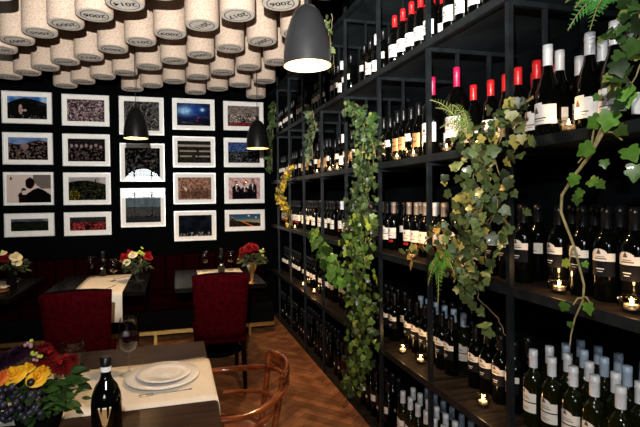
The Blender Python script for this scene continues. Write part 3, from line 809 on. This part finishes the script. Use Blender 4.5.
# ------------------------------------------------------------------ maroon chairs
def red_chair(cx, cy, rz, w_, label):
    o = empty('upholstered_chair', (cx, cy, 0), rz, label=label, cat='chair', group='maroon upholstered chairs')
    # backrest at local y=0 facing +y
    def slab(z0, z1, ya, yb, wa, wb, bow):
        m = MB(); nz, nx = 10, 10; V = []
        for side in (0, 1):
            for j in range(nz+1):
                t = j/nz; z = z0+(z1-z0)*t; ww = (wa+(wb-wa)*t)/2
                for i in range(nx+1):
                    s = -1+2*i/nx
                    th = .065*(1-.35*t)*(1-.25*abs(s)**4)
                    y = ya+(yb-ya)*t**1.3-bow*(1-s*s)*-1*0+bow*s*s
                    V.append((s*ww, y+(th/2 if side else -th/2), z+(.012*(1-s*s) if j == nz else 0)))
        F = []; q = (nx+1)*(nz+1)
        for j in range(nz):
            for i in range(nx):
                a = j*(nx+1)+i; F.append((a, a+1, a+nx+2, a+nx+1)); F.append((q+a, q+a+nx+1, q+a+nx+2, q+a+1))
        for i in range(nx):
            F.append((i, q+i, q+i+1, i+1)); a = nz*(nx+1)+i; F.append((a, a+1, q+a+1, q+a))
        for j in range(nz):
            a = j*(nx+1); F.append((a, a+nx+1, q+a+nx+1, q+a)); a += nx; F.append((a, q+a, q+a+nx+1, a+nx+1))
        m.add(V, F); return m
    slab(.44, .945, .02, -.045, w_*.88, w_, .02).build('backrest', M['velvet'], o)
    m = MB(); m.tube([(-w_/2+.005, -.02, .935), (-w_/4, -.045, .950), (0, -.048, .954), (w_/4, -.045, .950), (w_/2-.005, -.02, .935)], .016, 8); m.build('top_shade_strip', M['topshade'], o)  # added dark strip standing in for the shadow line along the backrest top
    m = MB(); m.box((-w_/2+.02, .03, .38), (w_/2-.02, .48, .47)); m.build('seat', M['velvet'], o, bevel=.025)
    for sx in (-1, 1):
        for yy in (.0, .44):
            m = MB(); x = sx*(w_/2-.05); k = -.05 if yy == 0 else 0
            m.tube([(x, yy, .40), (x*1.03, yy+k, 0)], [.022, .014], 8); m.build('leg', M['blackwood'], o)
    return o
red_chair(.352, 3.56, 0, .445, 'maroon upholstered chair with its back to the camera, right of the two')
red_chair(-.618, 3.20, rad(2), .43, 'maroon upholstered chair with its back to the camera, left of the two')

# ------------------------------------------------------------------ bentwood armchair
o = empty('bentwood_armchair', (.205, 2.03, 0), label='glossy reddish bentwood armchair at the end of the foreground table', cat='chair')
def arcpts(rx, ry, z, a0, a1, n=28, ext=0, dz=0):
    P_ = [Vector((rx*cos(a), ry*sin(a), z+dz*max(0, cos(a))**2)) for a in [a0+(a1-a0)*i/n for i in range(n+1)]]
    if ext: P_ = [P_[0]+Vector((-ext, 0, 0))]+P_+[P_[-1]+Vector((-ext, 0, 0))]
    return P_
def flatbar(P_, hw, ht, lean=0):
    m = MB()
    def cr(i):
        p = P_[i]; t = (P_[min(i+1, len(P_)-1)]-P_[max(i-1, 0)]).normalized(); n = Vector((t.y, -t.x, 0)).normalized(); u = Vector((0, 0, 1))
        w2 = hw(i) if callable(hw) else hw; h2 = ht(i) if callable(ht) else ht
        return [tuple(p+n*(w2*cos(a))+u*(h2*sin(a))) for a in [2*PI*k/10 for k in range(10)]]
    m.strip(P_, cr); return m
A = arcpts(.285, .262, .672, rad(-100), rad(100), 30, .10, .05)
flatbar(A, .017, .014).build('arm_hoop', M['bent'], o)
B_ = arcpts(.292, .262, .762, rad(-38), rad(38), 18)
flatbar(B_, .011, lambda i: .042*sin(PI*(i+1.2)/(len(B_)+1.4))**.5).build('crest_rail', M['bent'], o)
B2 = arcpts(.235, .205, .58, rad(-85), rad(85), 20, .0, .03)
flatbar(B2, .010, .010).build('inner_hoop', M['bent'], o)
for a in (-32, 32):
    m = MB(); m.tube([(.225*cos(rad(a)), .205*sin(rad(a)), .44), (.262*cos(rad(a)), .24*sin(rad(a)), .62), (.290*cos(rad(a)), .262*sin(rad(a)), .79)], [.015, .014, .012], 8); m.build('back_post', M['bent'], o)
for a in (-97, 97):
    m = MB(); m.tube([(.205*cos(rad(a)), .21*sin(rad(a)), .44), (.285*cos(rad(a)), .262*sin(rad(a)), .67)], .011, 8); m.build('arm_support', M['bent'], o)
m = MB(); m.lathe([(.19, .435), (.215, .44), (.22, .455), (.21, .468), (.17, .462), (.001, .455)], 36); m.build('seat', M['bent'], o)
for a in (-35, 35, -145, 145):
    m = MB(); m.tube([(.185*cos(rad(a)), .185*sin(rad(a)), .44), (.25*cos(rad(a)), .24*sin(rad(a)), 0)], [.016, .012], 8); m.build('leg', M['bent'], o)
m = MB(); m.tube([(.19*cos(a), .19*sin(a), .22) for a in [2*PI*i/24 for i in range(24)]], .009, 6, closed=True); m.build('leg_ring', M['bent'], o)

# ------------------------------------------------------------------ tableware
def plate(r, zz, label, x, y):
    m = MB(); m.lathe([(r*.55, 0), (r*.60, .002), (r*.66, .006), (r*.98, .014), (r, .016), (r*.99, .018), (r*.68, .010), (r*.62, .006), (.001, .006)], 48)
    o = m.build('plate', M['china'], loc=(x, y, zz)); tag(o, label, 'plate', 'white plates in the foreground'); return o
q = W(163, 375.5, 2, .765); px, py = q.x, q.y
ZC1 = rz_+.0025
plate(.160, ZC1, 'large white dinner plate lying on the cream runner', px, py)
plate(.118, ZC1+.0062, 'smaller white plate stacked on the dinner plate', px+.005, py+.012)
m = MB(); m.T = Matrix.Rotation(rad(-20), 4, 'Z')
m.box((-.055, -.045, 0), (.05, .04, .004)); m.box((-.045, -.012, .004), (.05, .04, .010))
o = m.build('folded_napkin', M['napkin'], loc=(px, py+.012, ZC1+.0062+.0068), bevel=.0015); tag(o, 'small folded white napkin lying on the stacked plates', 'napkin')
def fork(x, y, z, rz, label):
    o = empty('fork', (x, y, z), rz, label=label, cat='cutlery')
    m = MB(); m.box((-.10, -.004, .0005), (.04, .004, .0028)); m.box((-.115, -.006, .0005), (-.10, .006, .0028)); m.build('handle', M['cutlery'], o, bevel=.001)
    m = MB(); m.box((.04, -.011, .001), (.058, .011, .0035))
    for k in range(4): m.box((.058, -.011+k*.0062, .001), (.095, -.0075+k*.0062, .0035))
    m.build('tines', M['cutlery'], o); return o
def knife(x, y, z, rz, label):
    o = empty('table_knife', (x, y, z), rz, label=label, cat='cutlery')
    m = MB(); m.box((-.10, -.005, .0005), (.0, .005, .004)); m.build('handle', M['cutlery'], o, bevel=.0015)
    m = MB(); m.add([(0, -.006, .001), (.09, -.008, .001), (.11, -.002, .001), (.112, .004, .001), (0, .005, .001), (0, -.006, .003), (.09, -.008, .003), (.11, -.002, .003), (.112, .004, .003), (0, .005, .003)],
                    [(4, 3, 2, 1, 0), (5, 6, 7, 8, 9), (0, 1, 6, 5), (1, 2, 7, 6), (2, 3, 8, 7), (3, 4, 9, 8), (4, 0, 5, 9)], 0, False); m.build('blade', M['cutlery'], o); return o
q = W(166, 393, 2, ZC1); fork(q.x-.01, q.y, ZC1, rad(184), 'steel fork lying on the runner in front of the dinner plate')
q = W(183, 362.2, 2, ZC1); knife(q.x, q.y+.02, ZC1, rad(8), 'steel knife lying on the runner behind the dinner plate')

def wineglass(x, y, z, s, label, wine=.5, grp='stemmed wine glasses'):
    o = empty('wine_glass', (x, y, z), label=label, cat='wine glass', group=grp)
    H = .21*s; R = .040*s
    bowl = [(.004, .40), (.018, .42), (.032, .47), (.0385, .56), (.040, .65), (.037, .78), (.032, .92), (.030, 1.0)]
    bo = [(r*s, z_*H) for r, z_ in bowl]
    m = MB(); m.lathe(bo+[(r-.0008, z_) for r, z_ in reversed(bo)], 24, cap0=False, cap1=False); m.build('bowl', M['glass'], o)
    m = MB(); m.lathe([(.036*s, .0), (.036*s, .0012), (.012*s, .004), (.004*s, .012), (.0033*s, .40*H), (.006*s, .41*H)], 20); m.build('stem', M['glass'], o)
    if wine:
        zt = .42+wine*.4; pr = [(r*s*.93, z_*H) for r, z_ in bowl if z_ < zt]; pr.append((pr[-1][0], zt*H))
        m = MB(); m.lathe(pr, 20); m.build('wine', M['wine'], o)
    return o
q = W(129, 374, 2, ZC1); wineglass(q.x, q.y, ZC1, 1.22, 'wine glass with dark wine standing left of the dinner plate', .75)
def tumbler(x, y, z, label, R=.038, H=.085):
    o = empty('glass_tumbler', (x, y, z), label=label, cat='glass')
    m = MB(); m.lathe([(R*.7, 0), (R*.95, .012), (R*1.05, .035), (R*.95, H*.75), (R*.82, H), (R*.80, H), (R*.93, H*.75), (R*1.02, .035), (R*.9, .015), (.001, .01)], 24, cap1=False); m.build('cup', M['glass'], o)
    return o
q = W(73, 368, 2, ZC1)
o = tumbler(q.x, q.y, ZC1, 'stemless round glass behind the colourful bouquet', .056, .125)
m = MB(); m.lathe([(.022, .0), (.030, .02), (.030, .035)], 14); 

# dark bottle with a pale glass-shaped mark on the foreground table
q = W(107.5, 452, 2, ZT)
bx, by = q.x, q.y
o = empty('liqueur_bottle', (bx, by, ZT+.001), label='round-shouldered dark bottle standing beside the foreground bouquet', cat='bottle')
m = MB(); m.lathe([(.040, 0), (.0455, .008), (.046, .16), (.043, .185), (.033, .212), (.020, .230), (.0155, .245), (.0155, .268)], 28); m.build('body', M['bottle'], o)
m = MB(); m.lathe([(.0165, .258), (.0165, .274)], 18); m.build('neck_band', M['labelw'], o)
m = MB(); m.lathe([(.0172, .274), (.0172, .300), (.014, .303)], 18); m.build('screw_cap', M['cap_black'], o)
m = MB(); a0 = -PI/2+.0
def lp(z0, z1, c0, c1, h0, h1, mi):  # sloping label shape on the cylinder
    R_ = .0466; v = [(R_*cos(a0+c0-h0), R_*sin(a0+c0-h0), z0), (R_*cos(a0+c0), R_*sin(a0+c0), z0), (R_*cos(a0+c0+h0), R_*sin(a0+c0+h0), z0),
                     (R_*cos(a0+c1+h1), R_*sin(a0+c1+h1), z1), (R_*cos(a0+c1), R_*sin(a0+c1), z1), (R_*cos(a0+c1-h1), R_*sin(a0+c1-h1), z1)]
    m.add(v, [(0, 1, 4, 5), (1, 2, 3, 4)], mi)
lp(.105, .155, 0, 0, .14, .42, 0); lp(.155, .160, 0, 0, .42, .42, 1); lp(.078, .105, 0, 0, .05, .07, 0); lp(.070, .082, .15, .15, .45, .38, 2)
m.build('label', [M['labelg'], M['label'], M['yrose']], o)

# tables at the back: glasses, bottles
def dark_bottle(x, y, z, label):
    if 'back' not in PROTO: PROTO['back'] = o = bottle_kind('wine_bottle', 'bottle', 'cap_black', 'plain', .037, .25)
    else: o = copy_tree(PROTO['back'])
    o.location = (x, y, z); o.rotation_euler.z = rad(80); tag(o, label, 'bottle'); return o
q = W(103, 276, 2, ZC1); dark_bottle(q.x, q.y, ZC1, 'dark wine bottle standing on the middle table between two wine glasses')
q = W(91.5, 277, 2, ZC1); wineglass(q.x, q.y, ZC1, 1.0, 'wine glass of red wine left of the bottle on the middle table', .5)
q = W(114, 281, 2, ZC1); wineglass(q.x, q.y, ZC1, 1.0, 'wine glass of red wine right of the bottle on the middle table', .5)
q = W(221.5, 272, 2, ZC1); dark_bottle(q.x, q.y, ZC1, 'dark wine bottle standing on the right table behind the maroon chair')
q = W(205, 271, 2, ZC1); wineglass(q.x, q.y, ZC1, 1.0, 'wine glass left of the bottle on the right table', .4)
q = W(231, 270, 2, ZC1); wineglass(q.x, q.y, ZC1, 1.0, 'wine glass right of the bottle on the right table', .3)
q = W(32, 271, 2, ZT); wineglass(q.x+.0, q.y, ZT+.001, .9, 'empty wine glass at the right edge of the leftmost table', 0) if False else None
for k_, (x, y, a, d) in enumerate(((-.56, 4.30, 70, 'steel knife on the middle table runner, nearest the camera'), (-.50, 4.80, 40, 'steel knife on the middle table runner beside the vase'))):
    knife(x, y, ZC1, rad(a), d)
q = W(14, 279, 2, ZC1); fork(q.x-.03, q.y-.02, ZC1, rad(30), 'fork on the table at the left edge of the photo')
m = MB(); m.lathe([(.001, .0), (.055, .003), (.10, .010), (.101, .013), (.05, .007), (.001, .005)], 30)
o = m.build('plate', M['gold'], loc=(-1.50, 4.42, ZT+.001)); tag(o, 'small metal dish shining on the table at the left edge of the photo', 'plate')

# ------------------------------------------------------------------ flowers and leaves
def rose(m, c, r, mi, n=3, up=Vector((0, 0, 1))):
    """layers of cupped petals"""
    c = Vector(c); R = up.normalized().to_track_quat('Z', 'Y').to_matrix()
    for L in range(n):
        k = 5 if L else 3; rr = r*(.35+.65*L/(n-1)); hh = r*(1.0-.25*L)
        for j in range(k):
            a = 2*PI*j/k+L*.7+random.uniform(-.15, .15); wd = .75 if L else 1.1
            V = []; F = []
            for iz in range(4):
                t = iz/3
                for ia in range(5):
                    s = -1+2*ia/4
                    rad_ = rr*(.25+.75*sin(t*1.9))*(1+.15*L*t); aa = a+s*wd
                    z = -r*.5+hh*1.15*t*(1-.12*s*s)-.15*r*L*t*t
                    V.append(c+R @ Vector((rad_*cos(aa), rad_*sin(aa), z)))
            for iz in range(3):
                for ia in range(4): b = iz*5+ia; F.append((b, b+1, b+6, b+5))
            m.add(V, F, mi)
def leafshape(m, p, d, n_, s, tone=(1, 1, 1), kind='ivy', mi=0):
    """p base, d direction to tip, n_ normal, s length"""
    d = Vector(d).normalized(); n_ = Vector(n_); n_ = (n_-d*n_.dot(d)); n_ = n_.normalized() if n_.length > 1e-4 else d.orthogonal().normalized(); b = d.cross(n_)
    if kind == 'ivy':
        ol = [(0, .0), (-.10, .20), (-.02, .42), (.12, .46), (.26, .36), (.42, .50), (.56, .44), (.66, .24), (.84, .14), (1, 0)]
    elif kind == 'oval':
        ol = [(0, 0), (.15, .14), (.35, .22), (.6, .2), (.82, .1), (1, 0)]
    else:
        ol = [(0, 0), (.2, .06), (.5, .08), (.8, .05), (1, 0)]
    ctr = .38; V = [Vector(p)+d*(ctr*s)-n_*.0]; k = len(ol)
    fold = .14
    for (a, w_) in ol: V.append(Vector(p)+d*(a*s)+b*(w_*s)+n_*(s*(fold*w_-.16*a*a)))
    for (a, w_) in reversed(ol[1:-1]): V.append(Vector(p)+d*(a*s)-b*(w_*s)+n_*(s*(fold*w_-.16*a*a)))
    T = len(V)-1
    m.add(V, [(0, 1+i, 1+(i+1) % T) for i in range(T)], mi, True, tone)
def gtone(base=(.16, .30, .045), yel=(.55, .48, .07), py=.12, dk=.5):
    t = random.random()
    if t < py: c = mixc(base, yel, random.uniform(.4, 1))
    else: c = mixc(tuple(x*dk*.45 for x in base), tuple(x*1.5 for x in base), random.random()**1.3)
    return c
def rvec(): return Vector((random.gauss(0, 1), random.gauss(0, 1), random.gauss(0, 1))).normalized()

def ivy(name, label, path, X, leaf=.055, dens=1.0, base=(.16, .30, .045), yel=(.55, .48, .07), py=.12, dk=.5, stems=3, depth=.05, woody=False):
    """path: (px, py, half width px); hung on the plane x = X"""
    pts = [(W(a, b, 0, X), w_) for a, b, w_ in path]
    o = empty(name, (pts[0][0].x, pts[0][0].y, pts[0][0].z), label=label, cat='climbing plant', group='trailing ivy on the wine rack')
    O = pts[0][0]
    seg = []
    for i in range(len(pts)-1):
        (p, w1), (q, w2) = pts[i], pts[i+1]; L = (q-p).length
        zd = (p-Vector((0, 0, HC))).dot(fw)/CF
        seg.append((p, q, w1*zd, w2*zd, L))
    m = MB(); m.T = Matrix.Translation(-O)
    for s_ in range(stems):
        P_ = []; ph = random.uniform(0, 6)
        for (p, q, w1, w2, L) in seg:
            for k in range(5):
                t = k/5; ww = w1*(1-t)+w2*t
                off = ww*.55*sin(ph+len(P_)*.55)
                P_.append(p.lerp(q, t)+Vector((random.uniform(-.006, .006)-abs(off)*.25, off, random.uniform(-.004, .004))))
        P_.append(seg[-1][1])
        m.tube([tuple(p) for p in P_], [.0035*(1-.6*i/len(P_)) for i in range(len(P_))], 5)
    m.build('stem', M['brownstem' if woody else 'stem'], o)
    m = MB(); m.T = Matrix.Translation(-O)
    for (p, q, w1, w2, L) in seg:
        area = L*(w1+w2); cnt = max(2, int(area/(leaf*leaf)*1.9*dens))
        for _ in range(cnt):
            t = random.random(); ww = w1*(1-t)+w2*t
            c = p.lerp(q, t)+Vector((-random.random()*depth-.3*depth, max(-1.6, min(1.6, random.gauss(0, .62)))*ww, random.uniform(-.02, .02)))
            dd = Vector((random.gauss(-.15, .35), random.gauss(0, .7), random.gauss(-.75, .5)))
            nn = Vector((-1, random.gauss(-.45, .5), random.gauss(.15, .45)))
            leafshape(m, c, dd, nn, leaf*random.uniform(.55, 1.25), gtone(base, yel, py, dk))
    m.build('foliage', M['leaf'], o, tone=True)
    return o
XI = XD-.035
GRN = (.115, .19, .050); PALE = (.100, .155, .050); BR = (.16, .30, .035)
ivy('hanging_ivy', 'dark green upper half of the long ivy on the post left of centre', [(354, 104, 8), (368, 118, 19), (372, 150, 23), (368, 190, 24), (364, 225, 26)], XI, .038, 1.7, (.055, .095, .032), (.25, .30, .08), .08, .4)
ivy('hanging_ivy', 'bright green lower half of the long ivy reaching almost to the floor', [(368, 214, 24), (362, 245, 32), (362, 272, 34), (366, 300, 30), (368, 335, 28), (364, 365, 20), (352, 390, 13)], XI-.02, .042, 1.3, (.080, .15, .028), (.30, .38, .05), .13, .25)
ivy('hanging_ivy', 'cluster of large bright leaves at the left side of the long ivy', [(316, 228, 9), (326, 242, 19), (336, 262, 20), (350, 282, 12)], XI-.07, .082, 1.3, (.09, .21, .03), (.30, .36, .05), .08, .4, stems=1)
ivy('hanging_ivy', 'big pale variegated ivy hanging from the second shelf right of centre', [(530, 98, 10), (512, 112, 22), (494, 132, 32), (490, 165, 38), (490, 200, 36), (480, 232, 36), (464, 256, 34), (474, 284, 20)], XI, .042, 1.6, PALE, (.50, .42, .10), .18, .35)
ivy('hanging_ivy', 'thin leafy tendril trailing down below the big pale ivy', [(474, 270, 9), (482, 300, 7), (497, 318, 4), (506, 336, 2)], XI, .062, .7, PALE, (.45, .45, .12), .25, .6, stems=1, woody=True)
ivy('hanging_ivy', 'small branch with reddish leaves left of the big pale ivy', [(446, 225, 5), (430, 238, 5), (418, 248, 5), (412, 262, 5)], XI, .038, .8, (.16, .20, .05), (.55, .30, .05), .3, .6, stems=1, woody=True)
ivy('hanging_ivy', 'bright green ivy at the top right corner of the rack', [(650, -10, 14), (634, 20, 20), (636, 50, 16), (632, 85, 14), (618, 108, 9)], XI-.02, .040, 1.5, (.055, .13, .028), (.28, .34, .06), .10, .35)
ivy('hanging_ivy', 'small dark ivy hanging below the large grey lamp', [(312, 108, 5), (316, 125, 8), (312, 145, 7), (313, 160, 4)], XI, .045, 1.6, (.12, .17, .09), (.3, .3, .1), .1, .6)
ivy('hanging_ivy', 'yellow-green glowing ivy near the far corner of the rack', [(296, 165, 7), (288, 180, 11), (282, 195, 12), (291, 210, 8), (292, 226, 4)], XI, .034, 1.0, (.13, .14, .02), (.50, .33, .03), .40, .4)
ivy('hanging_ivy', 'dark dim ivy in the far corner right of the pictures', [(276, 104, 8), (274, 122, 10), (272, 145, 8), (272, 170, 5)], XI, .060, 1.5, (.06, .10, .03), (.2, .2, .05), .1, .5)
ivy('hanging_ivy', 'pale ivy strand hanging beside the top of the large grey lamp', [(332, 15, 4), (331, 35, 6), (333, 55, 4), (334, 72, 6)], XI, .042, 1.7, (.22, .30, .12), (.5, .5, .2), .2, .7, stems=1)
# single vine with a few leaves at the right
o = empty('ivy_vine', tuple(W(612, 112, 0, XI-.03)), label='single bare vine with few bright leaves curling down at the right', cat='climbing plant', group=None)
O = Vector(o.location)
path = [(612, 112), (603, 132), (590, 155), (574, 176), (562, 195), (561, 212), (567, 228), (574, 246), (579, 265), (584, 285), (583, 300), (575, 318), (571, 335), (570, 345)]
P_ = [W(a, b, 0, XI-.03) for a, b in path]
m = MB(); m.T = Matrix.Translation(-O)
m.tube([tuple(p) for p in P_], [.0058-.0003*i for i in range(len(P_))], 7)
for a, b, c, d in ((590, 155, 596, 120), (590, 155, 612, 108), (603, 132, 622, 140), (574, 246, 569, 262), (583, 298, 573, 305), (583, 298, 590, 303), (590, 155, 578, 163)):
    p, q = W(a, b, 0, XI-.03), W(c, d, 0, XI-.05); m.tube([tuple(p), tuple(p.lerp(q, .5)+Vector((0, 0, .01))), tuple(q)], [.004, .003, .002], 5)
m.build('stem', M['stem'], o)
m = MB(); m.T = Matrix.Translation(-O)
for a, b, s, dx_, dz_ in ((592, 146, .075, .5, -.3), (612, 112, .085, .3, -1), (600, 118, .07, 1, -.6), (625, 90, .08, -.3, -1), (576, 175, .060, .4, -1), (590, 180, .055, -.9, -.4), (598, 182, .045, -.8, -.6), (604, 160, .04, -.3, -1), (628, 148, .075, -.5, -.6), (578, 195, .05, 0, -1),
                      (569, 262, .045, .9, -.5), (584, 262, .032, -.7, -.7), (566, 303, .050, .4, -1), (588, 303, .055, -.3, -1), (570, 322, .03, -.3, -1), (618, 128, .06, -.6, -.4), (582, 190, .045, .5, -.8), (636, 165, .07, 0, -1)):
    p = W(a, b, 0, XI-.05); leafshape(m, p, (-.2, dx_, dz_), (-1, random.gauss(-.5, .2), .2), s*.68, gtone((.09, .22, .025), (.36, .42, .06), .2, .8))
m.build('foliage', M['leaf'], o, tone=True)
def fern(label, base, fronds, X, s, col):
    p0 = W(base[0], base[1], 0, X); o = empty('fern', tuple(p0), label=label, cat='fern', group='green ferns on the wine rack')
    m = MB(); m.T = Matrix.Translation(-p0); ms = MB(); ms.T = m.T
    for (a, b) in fronds:
        q = W(a, b, 0, X-.06); n = 14; P_ = [p0.lerp(q, i/n)+Vector((0, 0, .04*sin(PI*i/n))) for i in range(n+1)]
        ms.tube([tuple(p) for p in P_], .0018, 4)
        dr = (q-p0).normalized(); sd = dr.cross(Vector((-1, 0, 0))).normalized()
        for i in range(1, n+1):
            L = s*(1-(i/(n+1))**1.6)*min(1, i/3)
            for sg in (-1, 1):
                leafshape(m, P_[i], sd*sg+dr*.5, (-1, -.3, .1), L, tuple(c*random.uniform(.7, 1.2) for c in col), 'fernlet')
                if L > .03:
                    for k in (.35, .65):
                        c_ = P_[i]+(sd*sg+dr*.5).normalized()*L*k
                        for s2 in (-1, 1): leafshape(m, c_, dr*s2+sd*sg*.5, (-1, -.3, .1), L*.35, col, 'fernlet')
    ms.build('stem', M['stem'], o); m.build('foliage', M['leaf'], o, tone=True)
fern('bright green fern spreading left at the top right corner', (612, 0), [(568, 30), (575, 8), (590, 30), (566, 2)], XI-.02, .055, (.10, .36, .07))
fern('green fern frond hanging below the big pale ivy', (440, 262), [(438, 304), (428, 285), (455, 275), (432, 268)], XI-.07, .055, (.12, .34, .04))
fern('feathery fern on the second shelf above the big pale ivy', (470, 140), [(436, 108), (452, 105), (440, 128), (462, 112), (430, 100)], XI-.05, .040, (.14, .24, .05))
fern('dark fern inside the long full ivy near the second shelf', (366, 130), [(352, 112), (380, 118), (362, 160), (376, 158)], XI-.03, .05, (.08, .22, .03))

# foreground bouquet
def bouquet(name, label, c, spots, leaves, s, vase, grp=None):
    o = empty(name, c, label=label, cat='flowers', group=grp); vase(o)
    for kind, mt, lst in spots:
        for (x, y, z, r) in lst:
            m = MB(); u = Vector((x, y*1.2-.03, z*.6+.03))
            if kind == 'rose': rose(m, (0, 0, 0), r, 0, 4, u)
            elif kind == 'mum':
                Q = u.normalized().to_track_quat('Z', 'Y').to_matrix()
                for L in range(6):
                    el = rad(84-17*L); nP = 5+3*L
                    for j in range(nP):
                        a = 2*PI*j/nP+L*.5; d = Q @ Vector((cos(a)*cos(el), sin(a)*cos(el), sin(el)))
                        leafshape(m, tuple(d*r*.15), d, Q @ Vector((-cos(a)*sin(el), -sin(a)*sin(el), cos(el))), r*(.85+.06*L), kind='oval')
            elif kind == 'grapes':
                for _ in range(34):
                    d = rvec(); d = Vector((d.x*r*1.25, d.y*r*.8, d.z*r*1.2)); m.ball(tuple(d), .0125*s*random.uniform(.85, 1.1), 8)
            elif kind == 'bud':
                for _ in range(7):
                    d = rvec()*r*.6; m.ball(tuple(d), r*.42, 6)
            m.build({'rose': 'rose', 'mum': 'dahlia', 'grapes': 'grape_cluster', 'bud': 'small_blossom'}[kind], M[mt], o, loc=(x, y, z))
    m = MB()
    for (x, y, z, dx, dy, dz, L, tn) in leaves: leafshape(m, (x, y, z), (dx, dy, dz), (random.gauss(0, .3), -.6, .8), L, tn, 'oval')
    m.build('leaves', M['leaf'], o, tone=True)
    return o
def vase_black(o):
    m = MB(); m.lathe([(.05, .001), (.06, .004), (.075, .05), (.07, .09), (.06, .11)], 24); m.build('vase', M['blackwood'], o)
cx_, cy_ = -.46, 1.72
def F(px_, py_, dy=0):   # photo direction to the bouquet's own depth
    q = W(px_, py_, 1, cy_-.06+dy); return (q.x-cx_, q.y-cy_, q.z-ZT-.001)
lv = []
G1, G2 = (.008, .026, .006), (.045, .11, .02)
for _ in range(300):
    a = random.uniform(0, 2*PI); rr = random.uniform(.0, .14)
    lv.append((rr*cos(a), rr*sin(a)*.8, .10+random.uniform(-.03, .07), cos(a), sin(a)-.3, random.uniform(-.3, .6), random.uniform(.03, .06), mixc(G1, G2, random.random())))
for (a, b, L) in ((72, 385, .10), (80, 378, .11), (66, 400, .10), (60, 410, .10), (75, 398, .09), (50, 405, .09), (45, 418, .10), (84, 372, .09), (62, 392, .1)):
    x, y, z = F(a-12, b, .0); 
    for _k in range(3): lv.append((x+random.uniform(-.03, .02), y+random.uniform(-.02, .02), z+random.uniform(-.02, .02), 1, random.uniform(-.5, .4), random.uniform(-.6, .6), L*.58, mixc(G1, G2, random.random()*1.2)))
bouquet('flower_arrangement', 'large foreground bouquet of yellow roses, dark red blooms and black grapes', (cx_, cy_, ZT+.001), [
    ('rose', 'yrose', [F(13, 372)+(.028,), F(36, 376, -.01)+(.024,), F(43, 369, .01)+(.020,), F(27, 366, .03)+(.018,)]),
    ('rose', 'orose', [F(-3, 376)+(.026,)]),
    ('mum', 'rrose', [F(46, 358, .05)+(.036,), F(62, 366, .03)+(.034,), F(44, 350, .08)+(.028,), F(72, 360, .06)+(.022,)]),
    ('mum', 'prose', [F(17, 356, .04)+(.034,), F(4, 362, .04)+(.030,), F(26, 350, .08)+(.022,)]),
    ('bud', 'pink', [F(28, 346, .06)+(.016,), F(36, 358, .02)+(.014,)]),
    ('bud', 'lime', [F(34, 353, .03)+(.012,), F(31, 341, .05)+(.008,), F(40, 356, .0)+(.010,)]),
    ('bud', 'brose', [F(60, 362, .0)+(.010,), F(66, 355, .02)+(.008,), F(50, 352, .02)+(.009,)]),
    ('grapes', 'grape', [F(18, 398, -.02)+(.050,), F(5, 405, -.02)+(.040,), F(32, 410, -.02)+(.030,)]),
], lv, 1.0, vase_black)

def small_bouquet(c, label, cols, vase, R=.10, zc=.20, seed=1):
    random.seed(seed); sp = []
    for kind, mt, lst in cols: sp.append((kind, mt, [(x*R, y*R-.03, zc+z*R, r*.82) for x, y, z, r in lst]))
    lv = []
    for _ in range(90):
        a = random.uniform(0, 2*PI); rr = random.uniform(.1, 1)*R
        lv.append((rr*cos(a), rr*sin(a), zc+random.uniform(-.6, .3)*R, cos(a), sin(a), random.uniform(-.9, .5), random.uniform(.04, .075), mixc((.008, .014, .005), (.07, .10, .03), random.random()**2)))
    return bouquet('flower_arrangement', label, c, sp, lv, 1, vase, None)
def vase_foot(o):
    m = MB(); m.lathe([(.072, .0), (.072, .004), (.02, .010), (.012, .035), (.018, .055), (.045, .08), (.06, .12), (.058, .16)], 24); m.build('vase', M['lampm'], o)
def vase_gold(o):
    m = MB(); m.lathe([(.045, .0), (.045, .005), (.015, .012), (.011, .05), (.017, .075), (.013, .09), (.030, .11), (.042, .15), (.044, .19)], 24); m.build('vase', M['gold'], o)
def vase_glass(o):
    m = MB(); m.lathe([(.04, 0), (.042, .01), (.045, .10), (.05, .16)], 20); m.build('vase', M['blackwood'], o)
q = W(137, 281, 2, ZT)
small_bouquet((q.x, q.y, ZT+.001), 'bouquet of red and cream roses in a footed vase on the middle table',
   [('rose', 'brose', [(-1.0, 0, .55, .045), (.95, -.2, .6, .052), (-.6, .4, .8, .04)]), ('rose', 'wrose', [(-.25, -.5, .75, .040), (-.75, -.6, .15, .036)]), ('bud', 'lime', [(.25, -.3, .75, .03), (.5, -.4, .65, .03), (.45, .2, 1.1, .02)])], vase_foot, .12, .19, 3)
q = W(252, 283, 2, ZT)
small_bouquet((q.x, q.y, ZT+.001), 'bouquet of crimson flowers in a gold goblet vase on the right table',
   [('mum', 'brose', [(-.35, -.4, .9, .055), (.15, -.3, .95, .045), (-.85, 0, .7, .04)]), ('mum', 'rrose', [(-.1, .3, 1.0, .05), (-.9, .2, .2, .04)]), ('bud', 'lime', [(.75, -.3, .6, .022), (.95, -.2, .2, .018)]), ('bud', 'wrose', [(1.0, -.1, .75, .014)])], vase_gold, .10, .24, 5)
q = W(8, 287, 2, ZT)
small_bouquet((q.x-.0, q.y+.1, ZT+.001), 'bouquet of cream and dark red roses at the left edge of the photo',
   [('rose', 'wrose', [(.55, -.4, .75, .05), (.65, -.5, .3, .04), (-.4, -.3, 1.0, .03)]), ('rose', 'rrose', [(-.2, -.2, .7, .055), (-.8, 0, .5, .05)])], vase_glass, .12, .20, 8)
